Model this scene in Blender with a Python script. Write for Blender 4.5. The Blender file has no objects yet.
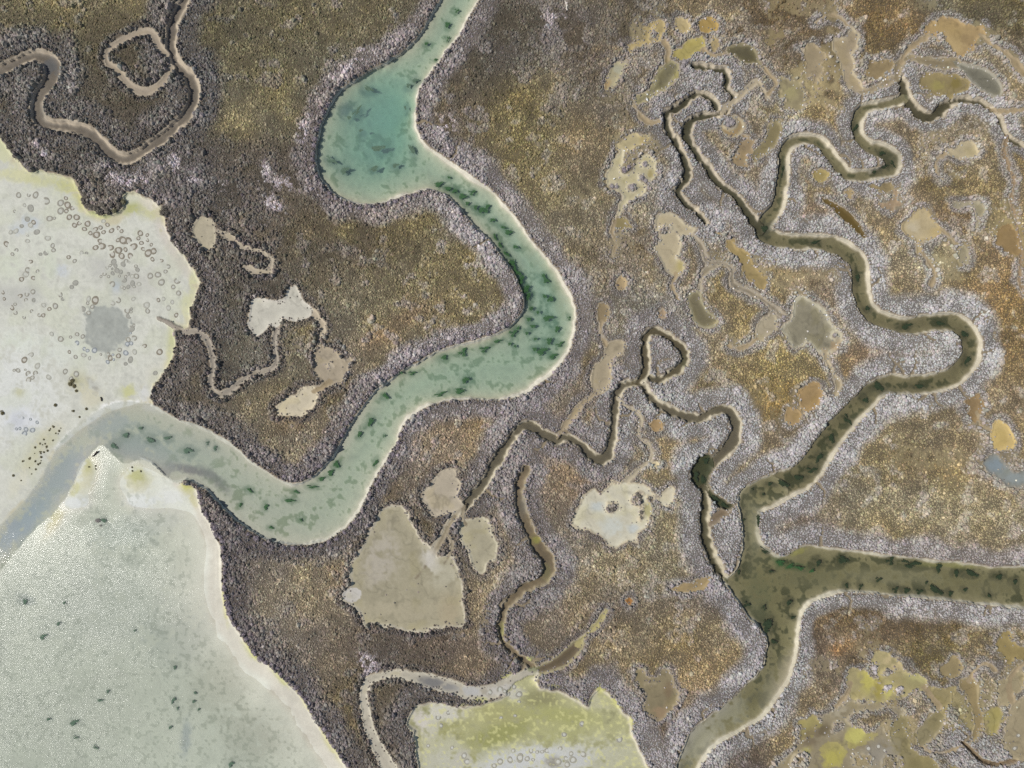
# Tidal salt marsh seen straight down from a drone: creeks, pools, mud pans, salt flat, shrubs.
import bpy, math, random
import numpy as np

SC = bpy.context.scene
COL = SC.collection
rng = np.random.default_rng(11)
random.seed(5)
S = 6.0                                     # photo pixels per metre at ground level
KLUM = 1.2                                  # brightness of a white level surface in this light


def wx(px): return (px - 512.0) / S
def wy(py): return (384.0 - py) / S


def lin(c):
    c = np.asarray(c, dtype=np.float64) / 255.0
    return np.where(c <= 0.04045, c / 12.92, ((c + 0.055) / 1.055) ** 2.4)


def alb(c, k=KLUM): return np.minimum(lin(c) / k, 0.85).astype(np.float32)


# ---------------------------------------------------------------- noise
_tab = [rng.random((256, 256)).astype(np.float32) for _ in range(6)]


def grey(c, k):
    l = 0.3 * c[0] + 0.55 * c[1] + 0.15 * c[2]
    return tuple(v + (l - v) * k for v in c)


def vnoise(X, Y, scale, seed=0):
    t = _tab[seed % 6]
    x = X / scale + seed * 17.31
    y = Y / scale + seed * 9.77
    xi = np.floor(x).astype(np.int64); yi = np.floor(y).astype(np.int64)
    fx = (x - xi).astype(np.float32); fy = (y - yi).astype(np.float32)
    fx = fx * fx * (3 - 2 * fx); fy = fy * fy * (3 - 2 * fy)
    a = t[yi & 255, xi & 255]; b = t[yi & 255, (xi + 1) & 255]
    c = t[(yi + 1) & 255, xi & 255]; d = t[(yi + 1) & 255, (xi + 1) & 255]
    return (a + (b - a) * fx) * (1 - fy) + (c + (d - c) * fx) * fy


def fbm(X, Y, scale, seed=0, octv=3):
    out = 0; amp = 0.5; tot = 0
    for k in range(octv):
        out = out + amp * vnoise(X, Y, scale / 2 ** k, seed + k); tot += amp; amp *= 0.55
    out = out / tot * 2 - 1
    return out * (0.5 / max(float(np.std(out[::3, ::3])), 1e-3))      # mostly -1..1


def sstep(a, b, x):
    t = np.clip((x - a) / (b - a), 0, 1)
    return t * t * (3 - 2 * t)


# ---------------------------------------------------------------- grid (in photo pixels, finer than a shrub; stretched to the horizon)
MG = 90
far = np.array([130, 200, 350, 700, 1500, 4000, 12000, 40000], dtype=np.float64)
xs = np.concatenate([-MG - far[::-1], np.arange(-MG, 1024 + MG + 1), 1024 + MG + far]).astype(np.float64)
ys = np.concatenate([-MG - far[::-1], np.arange(-MG, 768 + MG + 1), 768 + MG + far]).astype(np.float64)
NX, NY = len(xs), len(ys)
X, Y = np.meshgrid(xs, ys)
X32 = X.astype(np.float32); Y32 = Y.astype(np.float32)
BIG = 120.0
D = np.full((NY, NX), BIG, np.float32)        # distance to any open ground or water (negative inside)
DC = np.full((NY, NX), BIG, np.float32)       # the same for creeks only
OWN = np.full((NY, NX), BIG, np.float32)      # own distance of the feature a point belongs to
ID = np.zeros((NY, NX), np.int32)
nz_edge = fbm(X, Y, 7, 1, 2).astype(np.float32)
nz_rag = fbm(X, Y, 13, 2, 4).astype(np.float32)
nz_fine = fbm(X, Y, 4.0, 4, 2).astype(np.float32)


def smooth(pts, closed):
    p = np.asarray(pts, dtype=np.float64); n = len(p); out = []
    for i in range(n if closed else n - 1):
        if closed: a, b, c, d = p[i - 1], p[i], p[(i + 1) % n], p[(i + 2) % n]
        else: a, b, c, d = p[max(i - 1, 0)], p[i], p[i + 1], p[min(i + 2, n - 1)]
        L = np.hypot(*(c - b)[:2]); m = int(np.clip(L / 4, 1, 8))
        t0, t1 = (c - a) / 2, (d - b) / 2
        l0, l1 = np.hypot(*t0[:2]), np.hypot(*t1[:2])
        if l0 > 1.2 * L: t0 = t0 * (1.2 * L / l0)
        if l1 > 1.2 * L: t1 = t1 * (1.2 * L / l1)
        for k in range(m):
            t = k / m
            out.append((2 * t ** 3 - 3 * t * t + 1) * b + (t ** 3 - 2 * t * t + t) * t0 + (3 * t * t - 2 * t ** 3) * c + (t ** 3 - t * t) * t1)
    if not closed: out.append(p[-1])
    return np.array(out)


def window(x0, y0, x1, y1):
    return (slice(max(np.searchsorted(ys, y0), 0), np.searchsorted(ys, y1, 'right')),
            slice(max(np.searchsorted(xs, x0), 0), np.searchsorted(xs, x1, 'right')))


def line_sd(P, M, win):
    """signed distance to a line of varying width; P rows x, y, width"""
    sx, sy = xs[win[1]], ys[win[0]]
    out = np.full((len(sy), len(sx)), BIG, np.float32)
    for a, b in zip(P[:-1], P[1:]):
        m = M + max(a[2], b[2]) / 2
        i0, i1 = np.searchsorted(sx, [min(a[0], b[0]) - m, max(a[0], b[0]) + m])
        j0, j1 = np.searchsorted(sy, [min(a[1], b[1]) - m, max(a[1], b[1]) + m])
        if i0 >= i1 or j0 >= j1: continue
        gx = sx[None, i0:i1] - a[0]; gy = sy[j0:j1, None] - a[1]
        dx, dy = b[0] - a[0], b[1] - a[1]
        t = np.clip((gx * dx + gy * dy) / max(dx * dx + dy * dy, 1e-9), 0, 1)
        d = np.hypot(gx - t * dx, gy - t * dy) - (a[2] + (b[2] - a[2]) * t) / 2
        o = out[j0:j1, i0:i1]
        np.minimum(o, d, out=o)
    return out


def poly_sd(P, M, win):
    Q = np.concatenate([P, np.zeros((len(P), 1))], 1); Q = np.concatenate([Q, Q[:1]])
    d = line_sd(Q, M, win)
    d = np.minimum(d, BIG)
    sx, sy = xs[win[1]], ys[win[0]]
    par = np.zeros((len(sy), len(sx) + 1), bool)
    for a, b in zip(Q[:-1], Q[1:]):
        if a[1] == b[1]: continue
        lo, hi = (a, b) if a[1] < b[1] else (b, a)
        j0, j1 = np.searchsorted(sy, [lo[1], hi[1]])
        if j0 >= j1: continue
        xc = lo[0] + (sy[j0:j1] - lo[1]) / (hi[1] - lo[1]) * (hi[0] - lo[0])
        par[np.arange(j0, j1), np.searchsorted(sx, xc)] ^= True
    inside = np.logical_xor.accumulate(par, axis=1)[:, :-1]
    return np.where(inside, -d, d).astype(np.float32)


FEATS = []                                   # index + 1 = region id


def feat(kind, name, label, pts, closed=True, holes=(), M=46, rag=0.6, **kw):
    P = smooth(pts, closed)
    m = M + (P[:, 2].max() / 2 if not closed else 0)
    win = window(P[:, 0].min() - m, P[:, 1].min() - m, P[:, 0].max() + m, P[:, 1].max() + m)
    sd = poly_sd(P[:, :2], M, win) if closed else line_sd(P, M, win)
    for h in holes:
        if h[0] == 'e':                      # an elliptic islet
            _, cx, cy, rx, ry, rot = h
            c, s = math.cos(rot), math.sin(rot)
            gx, gy = X[win] - cx, Y[win] - cy
            q = np.hypot((gx * c + gy * s) / rx, (-gx * s + gy * c) / ry)
            hs = ((q - 1) * min(rx, ry)).astype(np.float32)
        else:
            hs = poly_sd(smooth(h, True)[:, :2], M, win)
        sd = np.maximum(sd, -hs)
    near = np.clip(1 - np.abs(sd) / 25, 0, 1)
    sd = sd + near * ((nz_edge[win] * 0.9 + nz_fine[win] * 0.5) * min(rag + 0.2, 1.2) + nz_rag[win] * max(rag - 0.6, 0) * 2.4 + (0.6 * nz_edge[win] + 0.5 * nz_fine[win]) * (kind == 'mid'))
    i = len(FEATS) + 1
    ins = sd < 0
    ID[win][ins] = i
    OWN[win][ins] = sd[ins]
    np.minimum(D[win], sd, out=D[win])
    if kind in ('green', 'dark', 'mid', 'mud'):
        np.minimum(DC[win], sd, out=DC[win])
    FEATS.append(dict(kind=kind, name=name, label=label, win=win, sd=sd, id=i, **kw))


# ================================================================ the plan of the place, traced in photo pixels
SALT_EDGE = [(-90, 95), (-40, 118), (0, 136), (10, 150), (20, 163), (32, 171), (47, 172), (62, 175), (75, 180), (81, 192), (84, 205), (95, 213),
             (110, 215), (122, 209), (124, 197), (132, 193), (147, 197), (162, 207), (165, 217), (172, 239), (182, 254), (195, 269), (201, 282),
             (197, 297), (191, 309), (189, 327), (175, 331), (176, 347), (172, 364), (162, 377), (155, 384), (152, 399)]
NORTH_BANK = [(150, 404), (135, 402), (117, 402), (100, 409), (82, 421), (67, 434), (57, 446), (45, 469), (32, 489), (20, 504), (0, 524)]
feat('salt', 'salt_flat', 'pale whitish salt flat speckled with small grey rings', SALT_EDGE + [(152, 415), (140, 425)] + [(x + 4, y + 8) for x, y in NORTH_BANK[2:]] + [(-90, 610), (-1500, 900), (-1500, 0)], rag=1.2, M=60)
BEACH_EDGE = [(183, 483), (197, 489), (202, 509), (212, 526), (220, 544), (222, 559), (222, 576), (224, 596), (230, 618), (240, 633), (250, 648), (256, 657),
              (271, 666), (288, 683), (303, 698), (313, 716), (326, 736), (338, 753), (348, 770), (375, 830), (420, 900)]
BEACH_LINE = smooth([(x, y, 0) for x, y in BEACH_EDGE], False)
feat('bay', 'bay_bed', 'pale sandy floor of the shallow sunlit bay with its beach', BEACH_EDGE + [(600, 2500), (-1500, 2500), (-1500, 700), (-90, 630), (-40, 595), (0, 553), (40, 508), (66, 482), (84, 450), (100, 440), (118, 446), (140, 454), (165, 474)], rag=0.9, M=118, water='bay')

# the wide green creek, its pool and its mouth
GW = [(470, -90), (455, -40), (440, 0), (431, 16), (422, 32), (406, 50), (391, 60), (373, 70), (356, 80), (342, 89), (331, 104), (323, 120), (318, 140), (316, 160), (319, 175), (328, 188),
      (337, 196), (350, 202), (366, 205), (383, 203), (401, 197), (416, 192), (428, 190), (443, 194), (456, 204), (468, 219), (481, 232), (493, 244), (502, 257), (512, 270), (519, 284), (524, 300),
      (522, 313), (512, 325), (506, 329), (491, 336), (476, 340), (456, 345), (436, 352), (418, 362), (401, 372), (386, 383), (377, 389), (366, 402), (358, 414), (349, 429), (341, 442), (332, 457), (321, 470),
      (311, 478), (298, 483), (283, 480), (271, 474), (256, 463), (250, 459), (235, 445), (217, 434), (200, 425), (182, 420), (170, 414), (160, 408)]
GE = [(510, -90), (494, -40), (479, 0), (469, 17), (459, 37), (449, 50), (437, 65), (427, 80), (419, 90), (416, 102), (416, 118), (417, 130), (424, 142), (436, 152), (456, 165), (473, 177), (491, 190), (512, 213), (523, 229), (535, 244),
      (548, 259), (560, 274), (570, 292), (575, 309), (575, 327), (571, 344), (563, 361), (550, 376), (538, 385), (527, 393), (512, 398), (491, 400), (471, 399), (446, 401), (428, 406), (416, 414), (403, 426), (396, 444), (386, 461), (374, 481),
      (366, 499), (356, 516), (343, 529), (328, 539), (311, 544), (288, 544), (271, 541), (256, 534), (250, 530), (235, 519), (220, 504), (207, 490), (197, 484), (187, 480)]
CH_S = [(177, 484), (166, 478), (152, 464), (138, 460), (124, 464), (113, 456), (101, 445), (88, 456), (76, 476), (67, 494), (50, 516), (32, 531), (0, 570), (-60, 640)]
feat('green', 'creek_bed', 'pale sandy bed of the wide green creek with its pool', GW + NORTH_BANK + [(-90, 605)] + CH_S[::-1] + GE[::-1], rag=0.5, strip=2.7, depth=0.6, water='green', shoal=lambda x, y: 0.20 + 0.80 * sstep(160, 470, x - 0.4 * (y - 384)),
     stripc=(222, 214, 194), bedc=(204, 200, 172))

# top-left brown creek and its dry loop
feat('mud', 'creek_bed', 'brown muddy bed of the narrow winding creek above the salt flat',
     [(-90, 80, 12), (-30, 78, 12), (0, 71, 11), (15, 64, 11), (30, 57, 12), (40, 56, 13), (50, 61, 16), (54, 71, 17), (49, 84, 14), (41, 95, 13), (38, 107, 14), (41, 119, 14), (52, 125, 11), (67, 126, 11), (82, 129, 12), (95, 137, 12), (105, 147, 13), (115, 155, 13), (127, 159, 12),
      (140, 154, 11), (155, 144, 11), (172, 131, 11), (185, 119, 12), (193, 105, 12), (195, 90, 12), (191, 77, 13), (182, 69, 12), (176, 60, 11), (172, 47, 11), (173, 32, 11), (176, 20, 11), (182, 7, 11), (186, 0, 11), (196, -40, 11), (205, -90, 11)], closed=False, rag=0.7,
     strip=3.0, depth=0.12, water='mud', stripc=(186, 172, 150), bedc=(136, 125, 110))
feat('pan', 'mud_channel', 'dry tan mud loop branching off the narrow brown creek',
     [(173, 68, 6), (166, 80, 7), (156, 89, 7), (143, 92, 8), (130, 85, 7), (120, 72, 7), (110, 65, 6), (107, 57, 4), (109, 51, 4), (117, 45, 6), (132, 37, 6), (147, 32, 7), (156, 37, 7), (160, 48, 7), (168, 55, 6)], closed=False, rag=0.15, bedc=(164, 150, 130), stripc=(178, 164, 142), neat=1)
# small creek through the dark marsh beside the salt flat
feat('pan', 'mud_channel', 'thin grey mud channel curling from the salt flat through dark shrubs',
     [(158, 318, 4), (172, 325, 5), (185, 332, 5), (198, 332, 6), (208, 340, 6), (212, 352, 6), (214, 364, 6), (212, 377, 6), (212, 388, 6), (220, 395, 6), (231, 390, 6), (244, 380, 5), (256, 373, 5), (268, 371, 5), (277, 363, 5), (276, 352, 4.5), (275, 340, 4.5), (277, 328, 5)], closed=False, rag=0.7, bedc=(150, 140, 125), stripc=(175, 165, 148))
feat('pan', 'mud_channel', 'thin tan mud gully running down from the branched white pan',
     [(303, 304, 6), (313, 312, 5), (322, 322, 4.5), (323, 331, 4.5), (318, 342, 4), (323, 352, 5), (330, 362, 6), (337, 374, 7)], closed=False, rag=1.6, bedc=(186, 172, 148), stripc=(196, 182, 156))
feat('pan', 'mud_channel', 'small broken strips of pale mud beside the oval tan pool',
     [(219, 232, 3), (231, 236, 4), (240, 244, 4), (254, 249, 4), (266, 254, 5), (272, 262, 5), (270, 270, 5), (258, 273, 5), (246, 268, 5)], closed=False, rag=1.8, bedc=(178, 166, 146), stripc=(186, 174, 152))

# middle creek with its triangular loop
feat('mid', 'creek_bed', 'pale muddy bed of the small creek zigzagging across the middle marsh',
     [(456, 516, 7), (466, 504, 9), (476, 494, 9), (486, 481, 10), (494, 466, 11), (503, 451, 11), (511, 441, 10), (517, 433, 9), (524, 425, 9), (534, 428, 9), (544, 435, 9), (557, 439, 9), (569, 438, 8), (582, 446, 9), (592, 456, 9), (602, 460, 9), (609, 454, 9), (612, 441, 10), (614, 426, 9), (616, 409, 9), (618, 394, 9), (624, 386, 8), (634, 384, 8), (642, 385, 8), (649, 395, 9), (662, 406, 9), (677, 413, 9), (692, 418, 9), (704, 416, 9), (717, 411, 10), (727, 410, 11), (735, 419, 12), (736, 434, 12), (730, 446, 12), (721, 456, 11), (715, 464, 9)], closed=False,
     strip=1.9, depth=0.3, water='mid', stripc=(200, 190, 166), bedc=(138, 129, 104))
feat('mid', 'creek_bed', 'pale muddy triangular loop of the small creek round a shrubby islet',
     [(634, 384, 6), (644, 378, 8), (645, 362, 8), (645, 344, 8), (650, 333, 7), (662, 333, 7), (674, 341, 7), (684, 353, 8), (683, 364, 8), (672, 374, 8), (660, 380, 7), (650, 378, 7)], closed=False, strip=1.9, depth=0.2, water='mid', stripc=(200, 190, 164), bedc=(112, 102, 74))
feat('mid', 'creek_bed', 'dark green weedy backwater beside the wide olive river', [(697, 459), (709, 455), (714, 467), (709, 484), (719, 496), (733, 506), (728, 511), (720, 507), (712, 501), (702, 490), (693, 484), (691, 471)], strip=1.5, depth=0.4, water='dark', stripc=(120, 112, 92), bedc=(74, 78, 52))
feat('mid', 'creek_bed', 'narrow dark channel passing behind the spindle shaped islet',
     [(704, 488, 9), (706, 501, 10), (705, 514, 11), (705, 526, 11), (707, 541, 11), (712, 556, 11), (718, 568, 10), (728, 582, 10)], closed=False, strip=3.2, depth=0.35, water='dark', stripc=(190, 180, 154), bedc=(96, 90, 68))
feat('pan', 'mud_pan', 'small brown mud patch at the tip of the spindle shaped islet', [(711, 515), (720, 508), (731, 513), (722, 518), (714, 524), (709, 527)], bedc=(128, 112, 92), stripc=(140, 126, 104))

# wide olive river of the east
UP = [(901, 80, 9), (905, 92, 11), (911, 105, 11), (919, 114, 11), (926, 117, 11), (936, 115, 10), (945, 107, 10), (958, 101, 9), (973, 101, 8), (988, 107, 6), (998, 117, 6), (1007, 136, 6), (1024, 147, 5), (1060, 162, 5), (1114, 175, 5)]
feat('mid', 'creek_bed', 'narrow shaded creek feeding the olive river from the upper pans', UP, closed=False, strip=2.0, depth=0.3, water='dark', stripc=(196, 184, 160), bedc=(92, 86, 66))
RIV = [(906, 98, 9), (898, 101, 10), (883, 105, 10), (869, 107, 11), (860, 114, 12), (856, 127, 12), (860, 139, 12), (870, 147, 13), (882, 151, 16), (892, 159, 18), (891, 169, 15), (878, 174, 12), (863, 176, 12), (848, 174, 12), (838, 165, 12), (828, 152, 12), (818, 142, 12), (803, 139, 12), (790, 144, 13), (784, 155, 12), (783, 172, 12), (781, 192, 13), (777, 208, 14), (765, 224, 16),
       (764, 233, 18), (775, 239, 16), (793, 242, 16), (813, 242, 16), (833, 245, 17), (848, 252, 18), (858, 263, 18), (860, 277, 18), (861, 292, 18), (866, 307, 17), (876, 317, 17), (890, 322, 16), (908, 326, 17), (928, 323, 18), (948, 322, 19), (963, 328, 20), (971, 342, 20), (970, 357, 20), (961, 370, 20), (948, 379, 20), (928, 384, 20), (908, 385, 19), (890, 384, 19), (876, 390, 20), (862, 403, 21), (849, 417, 22), (835, 432, 23), (823, 449, 24), (812, 466, 26), (798, 479, 28), (782, 486, 30), (768, 492, 32), (752, 500, 30)]
feat('dark', 'creek_bed', 'olive brown bed of the long winding river of the eastern marsh', RIV, closed=False, strip=2.2, depth=0.55, water='dark', stripc=(206, 196, 172), bedc=(140, 132, 102))
feat('dark', 'creek_bed', 'broad olive river bed where three weedy arms meet',
     [(737, 500), (743, 491), (752, 483), (768, 475), (782, 480), (790, 494), (768, 505), (761, 510), (758, 520), (759, 534), (764, 546), (770, 550), (780, 556), (793, 551), (805, 545), (830, 548), (868, 552), (898, 556), (938, 560), (968, 563), (993, 567), (1024, 566), (1114, 566),
      (1114, 620), (1060, 612), (1024, 609), (993, 605), (955, 601), (918, 597), (888, 595), (860, 592), (838, 593), (818, 600), (806, 608), (800, 618), (799, 633), (797, 653), (790, 678), (778, 697), (768, 711), (762, 718), (744, 728), (727, 738), (714, 748), (704, 761), (698, 772), (680, 830), (650, 880),
      (630, 860), (668, 790), (677, 763), (682, 748), (689, 733), (702, 721), (722, 706), (742, 688), (757, 673), (765, 658), (767, 640), (762, 631), (749, 618), (739, 603), (729, 589), (723, 579), (734, 572), (739, 560), (742, 546), (741, 524)],
     strip=2.2, depth=0.6, water='dark', west=0.75, stripc=(206, 198, 174), bedc=(156, 149, 116))
# tributaries of the upper right
feat('mid', 'creek_bed', 'thin dark creek hooking past the ring shaped pan to the river', [(694, 66, 5), (700, 66, 6), (712, 69, 6), (724, 71, 7), (728, 79, 7), (727, 89, 7), (734, 97, 7), (729, 107, 7), (721, 114, 7), (704, 117, 7), (692, 121, 9), (686, 132, 10), (692, 147, 8), (704, 162, 8), (712, 175, 8), (724, 187, 8), (733, 194, 8), (742, 205, 8), (750, 216, 9), (760, 228, 10)], closed=False, strip=2.0, depth=0.28, water='dark', stripc=(196, 184, 162), bedc=(84, 80, 60))
feat('mid', 'creek_bed', 'thin dark looping creek with a squared bend among grey shrubs', [(717, 110, 7), (713, 100, 7), (702, 94, 7), (692, 97, 8), (682, 107, 8), (669, 112, 8), (666, 122, 8), (672, 137, 8), (681, 152, 8), (687, 168, 8), (685, 182, 8), (678, 191, 8), (684, 202, 7), (697, 212, 7), (706, 223, 6)], closed=False, strip=2.0, depth=0.28, water='dark', stripc=(194, 182, 158), bedc=(78, 74, 56))
feat('pan', 'mud_channel', 'muddy gully trailing from the hooked tan pan towards the olive pan', [(687, 232, 5), (697, 240, 5), (702, 250, 5), (708, 263, 6), (722, 263, 6), (732, 270, 6), (733, 284, 8), (749, 292, 7), (767, 303, 6), (782, 316, 6)], closed=False, rag=1.2, bedc=(140, 128, 106), stripc=(176, 164, 142))
feat('pan', 'mud_channel', 'short muddy gully leading into the slanted olive pool', [(722, 264, 4), (708, 270, 5), (701, 278, 5), (699, 292, 5)], closed=False, rag=1.0, bedc=(150, 138, 114), stripc=(180, 168, 144))
feat('pan', 'mud_channel', 'short pale mud branch joining the hooked creek at its bend', [(722, 112, 6), (733, 102, 6), (740, 97, 5), (747, 90, 5), (757, 82, 5), (763, 92, 4), (768, 100, 3)], closed=False, rag=0.9, bedc=(168, 154, 128), stripc=(192, 178, 150))
feat('pan', 'mud_channel', 'thin reddish gully wandering down the eastern marsh', [(1007, 136, 4), (1003, 150, 4), (1007, 167, 4), (1013, 182, 3.5), (1010, 200, 3), (1015, 224, 3), (1020, 252, 3), (1018, 280, 3), (1024, 292, 3)], closed=False, rag=0.9, bedc=(150, 128, 98), stripc=(160, 138, 108))
feat('pan', 'mud_channel', 'pale mud strip joining the narrow creek to the tear shaped pan', [(897, 78, 6), (888, 82, 6), (878, 87, 6), (865, 92, 7), (853, 87, 8)], closed=False, rag=0.9, bedc=(150, 136, 112), stripc=(172, 158, 130))
feat('pan', 'mud_channel', 'muddy neck between the narrow creek and the grey oval pool', [(898, 80, 6), (896, 70, 6), (901, 62, 6), (912, 58, 6), (923, 61, 8), (943, 64, 10), (956, 64, 10)], closed=False, rag=1.0, bedc=(142, 128, 100), stripc=(160, 146, 116))
feat('pan', 'mud_channel', 'faint tan track winding from the creek to the white star pan', [(618, 398, 3), (627, 407, 3), (635, 410, 3), (641, 421, 3), (638, 436, 3), (649, 445, 3.5), (652, 459, 3.5), (645, 465, 4), (637, 471, 3.5), (624, 484, 4)], closed=False, rag=1.0, bedc=(184, 172, 146), stripc=(184, 172, 146))
feat('pan', 'mud_channel', 'tan mud strip between the narrow pan and the zigzag creek', [(602, 384, 7), (594, 394, 6), (587, 400, 6), (577, 410, 6), (571, 418, 5), (562, 430, 5), (558, 437, 5)], closed=False, rag=1.0, bedc=(166, 150, 120), stripc=(172, 156, 128))
# creeks of the lower middle
feat('mid', 'creek_bed', 'brown muddy creek with green weed winding down the middle marsh', [(527, 469, 9), (522, 479, 10), (519, 491, 9), (521, 506, 10), (525, 519, 10), (530, 531, 10), (537, 544, 12), (546, 556, 13), (549, 569, 13), (545, 579, 10), (534, 584, 9), (524, 588, 9), (514, 598, 9), (505, 611, 8), (501, 627, 7), (503, 641, 6), (511, 649, 6), (522, 658, 6), (532, 667, 8)], closed=False, strip=1.8, depth=0.12, water='mid', stripc=(156, 144, 118), bedc=(140, 124, 96))
feat('pan', 'pool', 'brown elongated pool draining towards the green algae flat', [(530, 672), (540, 664), (550, 659), (562, 651), (573, 641), (583, 638), (583, 648), (573, 660), (560, 669), (546, 673)], bedc=(122, 108, 86), stripc=(168, 158, 122), wet=1)
feat('pan', 'mud_channel', 'yellowish mud gully climbing from the brown pool', [(578, 644, 6), (587, 634, 5), (597, 625, 5), (602, 616, 4), (606, 610, 3)], closed=False, rag=1.0, bedc=(176, 164, 112), stripc=(180, 170, 120))
feat('pan', 'mud_channel', 'winding pale mud creek leading into the green algae flat', [(420, 830, 14), (398, 780, 14), (388, 764, 14), (381, 752, 13), (376, 742, 11), (371, 730, 10), (367, 716, 9), (365, 700, 8), (367, 684, 8), (378, 676, 8), (396, 673, 9), (413, 676, 10), (431, 681, 13), (448, 685, 14), (466, 691, 14), (486, 692, 14), (501, 688, 16), (516, 683, 20), (530, 674, 16)], closed=False, rag=0.9, bedc=(190, 182, 162), stripc=(206, 198, 176))
feat('algal', 'algae_flat', 'mud flat covered in green algae with white rims and rings',
     [(417, 756), (413, 731), (407, 724), (416, 706), (431, 702), (451, 705), (471, 706), (488, 702), (503, 696), (518, 680), (534, 675), (537, 686), (557, 691), (574, 698), (588, 706), (592, 696), (600, 689), (612, 698), (622, 711), (631, 716), (632, 731), (639, 748), (645, 761), (654, 775), (680, 860), (420, 860), (418, 790)], rag=1.0, bedc=(172, 169, 126), stripc=(208, 200, 176))

# ---- pans and pools of the marsh
def pan(label, pts, bed, strip=None, name='mud_pan', rag=1.3, **kw):
    bed = grey(bed, 0.10); strip = grey(strip, 0.1) if strip else None
    feat('pan', name, label, pts, rag=rag, bedc=bed, stripc=strip or tuple(min(235, int(v * 1.07)) for v in bed), **kw)


pan('large grey brown mud pan ringed by dark shrubs', [(396, 504), (405, 507), (411, 519), (417, 530), (424, 540), (432, 548), (438, 556), (451, 554), (459, 572), (464, 591), (463, 608), (467, 624), (446, 626), (431, 630), (411, 631), (391, 627), (376, 623), (366, 627), (362, 618), (357, 608), (345, 599), (343, 592), (351, 587), (350, 576), (353, 559), (363, 544), (373, 526), (383, 511)], (174, 164, 132), (200, 190, 164), rag=1.4, wet=0)
feat('pan', 'mud_channel', 'short pale gully between the large pan and two smaller ones', [(462, 506, 8), (456, 516, 8), (447, 526, 7), (441, 539, 7), (434, 550, 9)], closed=False, rag=0.8, bedc=(170, 158, 134), stripc=(196, 186, 162))
pan('tan leaf shaped mud pan north of the large grey pan', [(423, 494), (429, 485), (441, 472), (450, 467), (458, 470), (461, 480), (458, 496), (465, 503), (457, 510), (441, 515), (431, 514), (426, 504)], (186, 172, 146))
pan('tan pear shaped pool east of the large grey pan', [(461, 521), (473, 518), (484, 518), (491, 524), (493, 534), (500, 544), (496, 559), (488, 563), (484, 575), (477, 570), (471, 556), (462, 539)], (182, 172, 140), (206, 196, 166))
pan('oval tan pool alone in dark shrubs by the salt flat', [(198, 220), (206, 217), (213, 220), (216, 230), (215, 246), (209, 252), (202, 247), (195, 237), (193, 227)], (184, 172, 142), (190, 178, 150), name='pool', rag=0.7)
pan('branched whitish mud pan west of the creek bend', [(250, 303), (258, 296), (266, 299), (278, 301), (288, 298), (291, 289), (297, 287), (301, 297), (310, 304), (313, 311), (304, 319), (293, 322), (283, 319), (279, 326), (270, 325), (263, 331), (257, 336), (251, 328), (249, 315)], (206, 200, 180), (216, 208, 190))
pan('square cream mud pan in tan grass above the creek', [(276, 408), (286, 396), (296, 394), (303, 386), (315, 388), (320, 394), (315, 406), (303, 416), (288, 416), (278, 414)], (206, 192, 160))
pan('ragged tan bare patch beside the creek shrubs', [(318, 345), (327, 342), (338, 350), (347, 362), (346, 374), (337, 384), (326, 378), (318, 366)], (176, 160, 132), rag=3.8, holes=[('e', 331, 366, 6, 5, 0.4), ('e', 342, 370, 3, 5, 0)])
pan('narrow tan pan shaped like a bottle', [(591, 386), (593, 368), (603, 358), (607, 345), (616, 340), (624, 343), (623, 354), (612, 361), (611, 377), (608, 388), (600, 394)], (176, 160, 128), rag=0.8)
pan('white star shaped mud pan with a dark islet of shrubs', [(571, 519), (577, 504), (587, 491), (594, 485), (601, 490), (612, 481), (622, 486), (637, 485), (649, 489), (659, 496), (672, 486), (674, 496), (669, 508), (662, 506), (654, 502), (650, 519), (647, 529), (639, 534), (637, 541), (624, 544), (614, 550), (609, 544), (594, 535), (584, 531)], (214, 206, 178), (206, 192, 158), rag=2.0,
    holes=[('e', 639, 498, 4.5, 7, 0.3), ('e', 641, 514, 2.5, 6, 0), ('e', 612, 509, 4.2, 3.4, 0), ('e', 649, 498, 2.4, 2.2, 0)])
pan('wedge of yellowish tan mud in the top scrub', [(624, 46), (636, 40), (648, 27), (661, 21), (665, 29), (658, 41), (644, 50), (630, 50)], (178, 158, 106), rag=2.2, holes=[('e', 641, 34, 4, 5, 0.4), ('e', 654, 34, 3.5, 6, 0.3)])
pan('little tan mud patch at the top of the pan cluster', [(676, 20), (687, 20), (691, 29), (682, 36), (676, 30)], (186, 166, 118), rag=1.8)
pan('orange yellow mud patch at the top of the pan cluster', [(697, 24), (711, 17), (718, 26), (707, 31), (699, 30)], (176, 146, 82), rag=1.8)
pan('yellow green mud patch below the orange one', [(680, 50), (692, 42), (702, 37), (705, 46), (694, 54), (686, 60), (672, 57)], (178, 162, 92), rag=2.0)
pan('long olive pool slanting through grey scrub with a white bird', [(632, 101), (640, 93), (651, 80), (662, 66), (672, 61), (679, 68), (674, 80), (663, 91), (648, 102), (638, 107)], (150, 142, 106), (168, 156, 112), name='pool', wet=1, rag=1.6, holes=[('e', 645, 87, 8, 3.4, -0.75), ('e', 684, 67, 6, 9, 0.1)])
pan('pale pool fading to orange in the western scrub', [(604, 88), (609, 73), (619, 62), (628, 65), (620, 77), (612, 87), (606, 92)], (178, 166, 128), rag=1.6)
pan('dark olive pool under the top shrubs', [(724, 51), (734, 45), (752, 47), (759, 58), (766, 71), (752, 66), (737, 60)], (120, 112, 80), (150, 138, 104), name='pool', wet=1, rag=1.2)
pan('pale tan mud patch above the islet pan', [(619, 141), (632, 135), (652, 136), (648, 144), (632, 150), (621, 150)], (190, 174, 128), rag=1.9)
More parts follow.
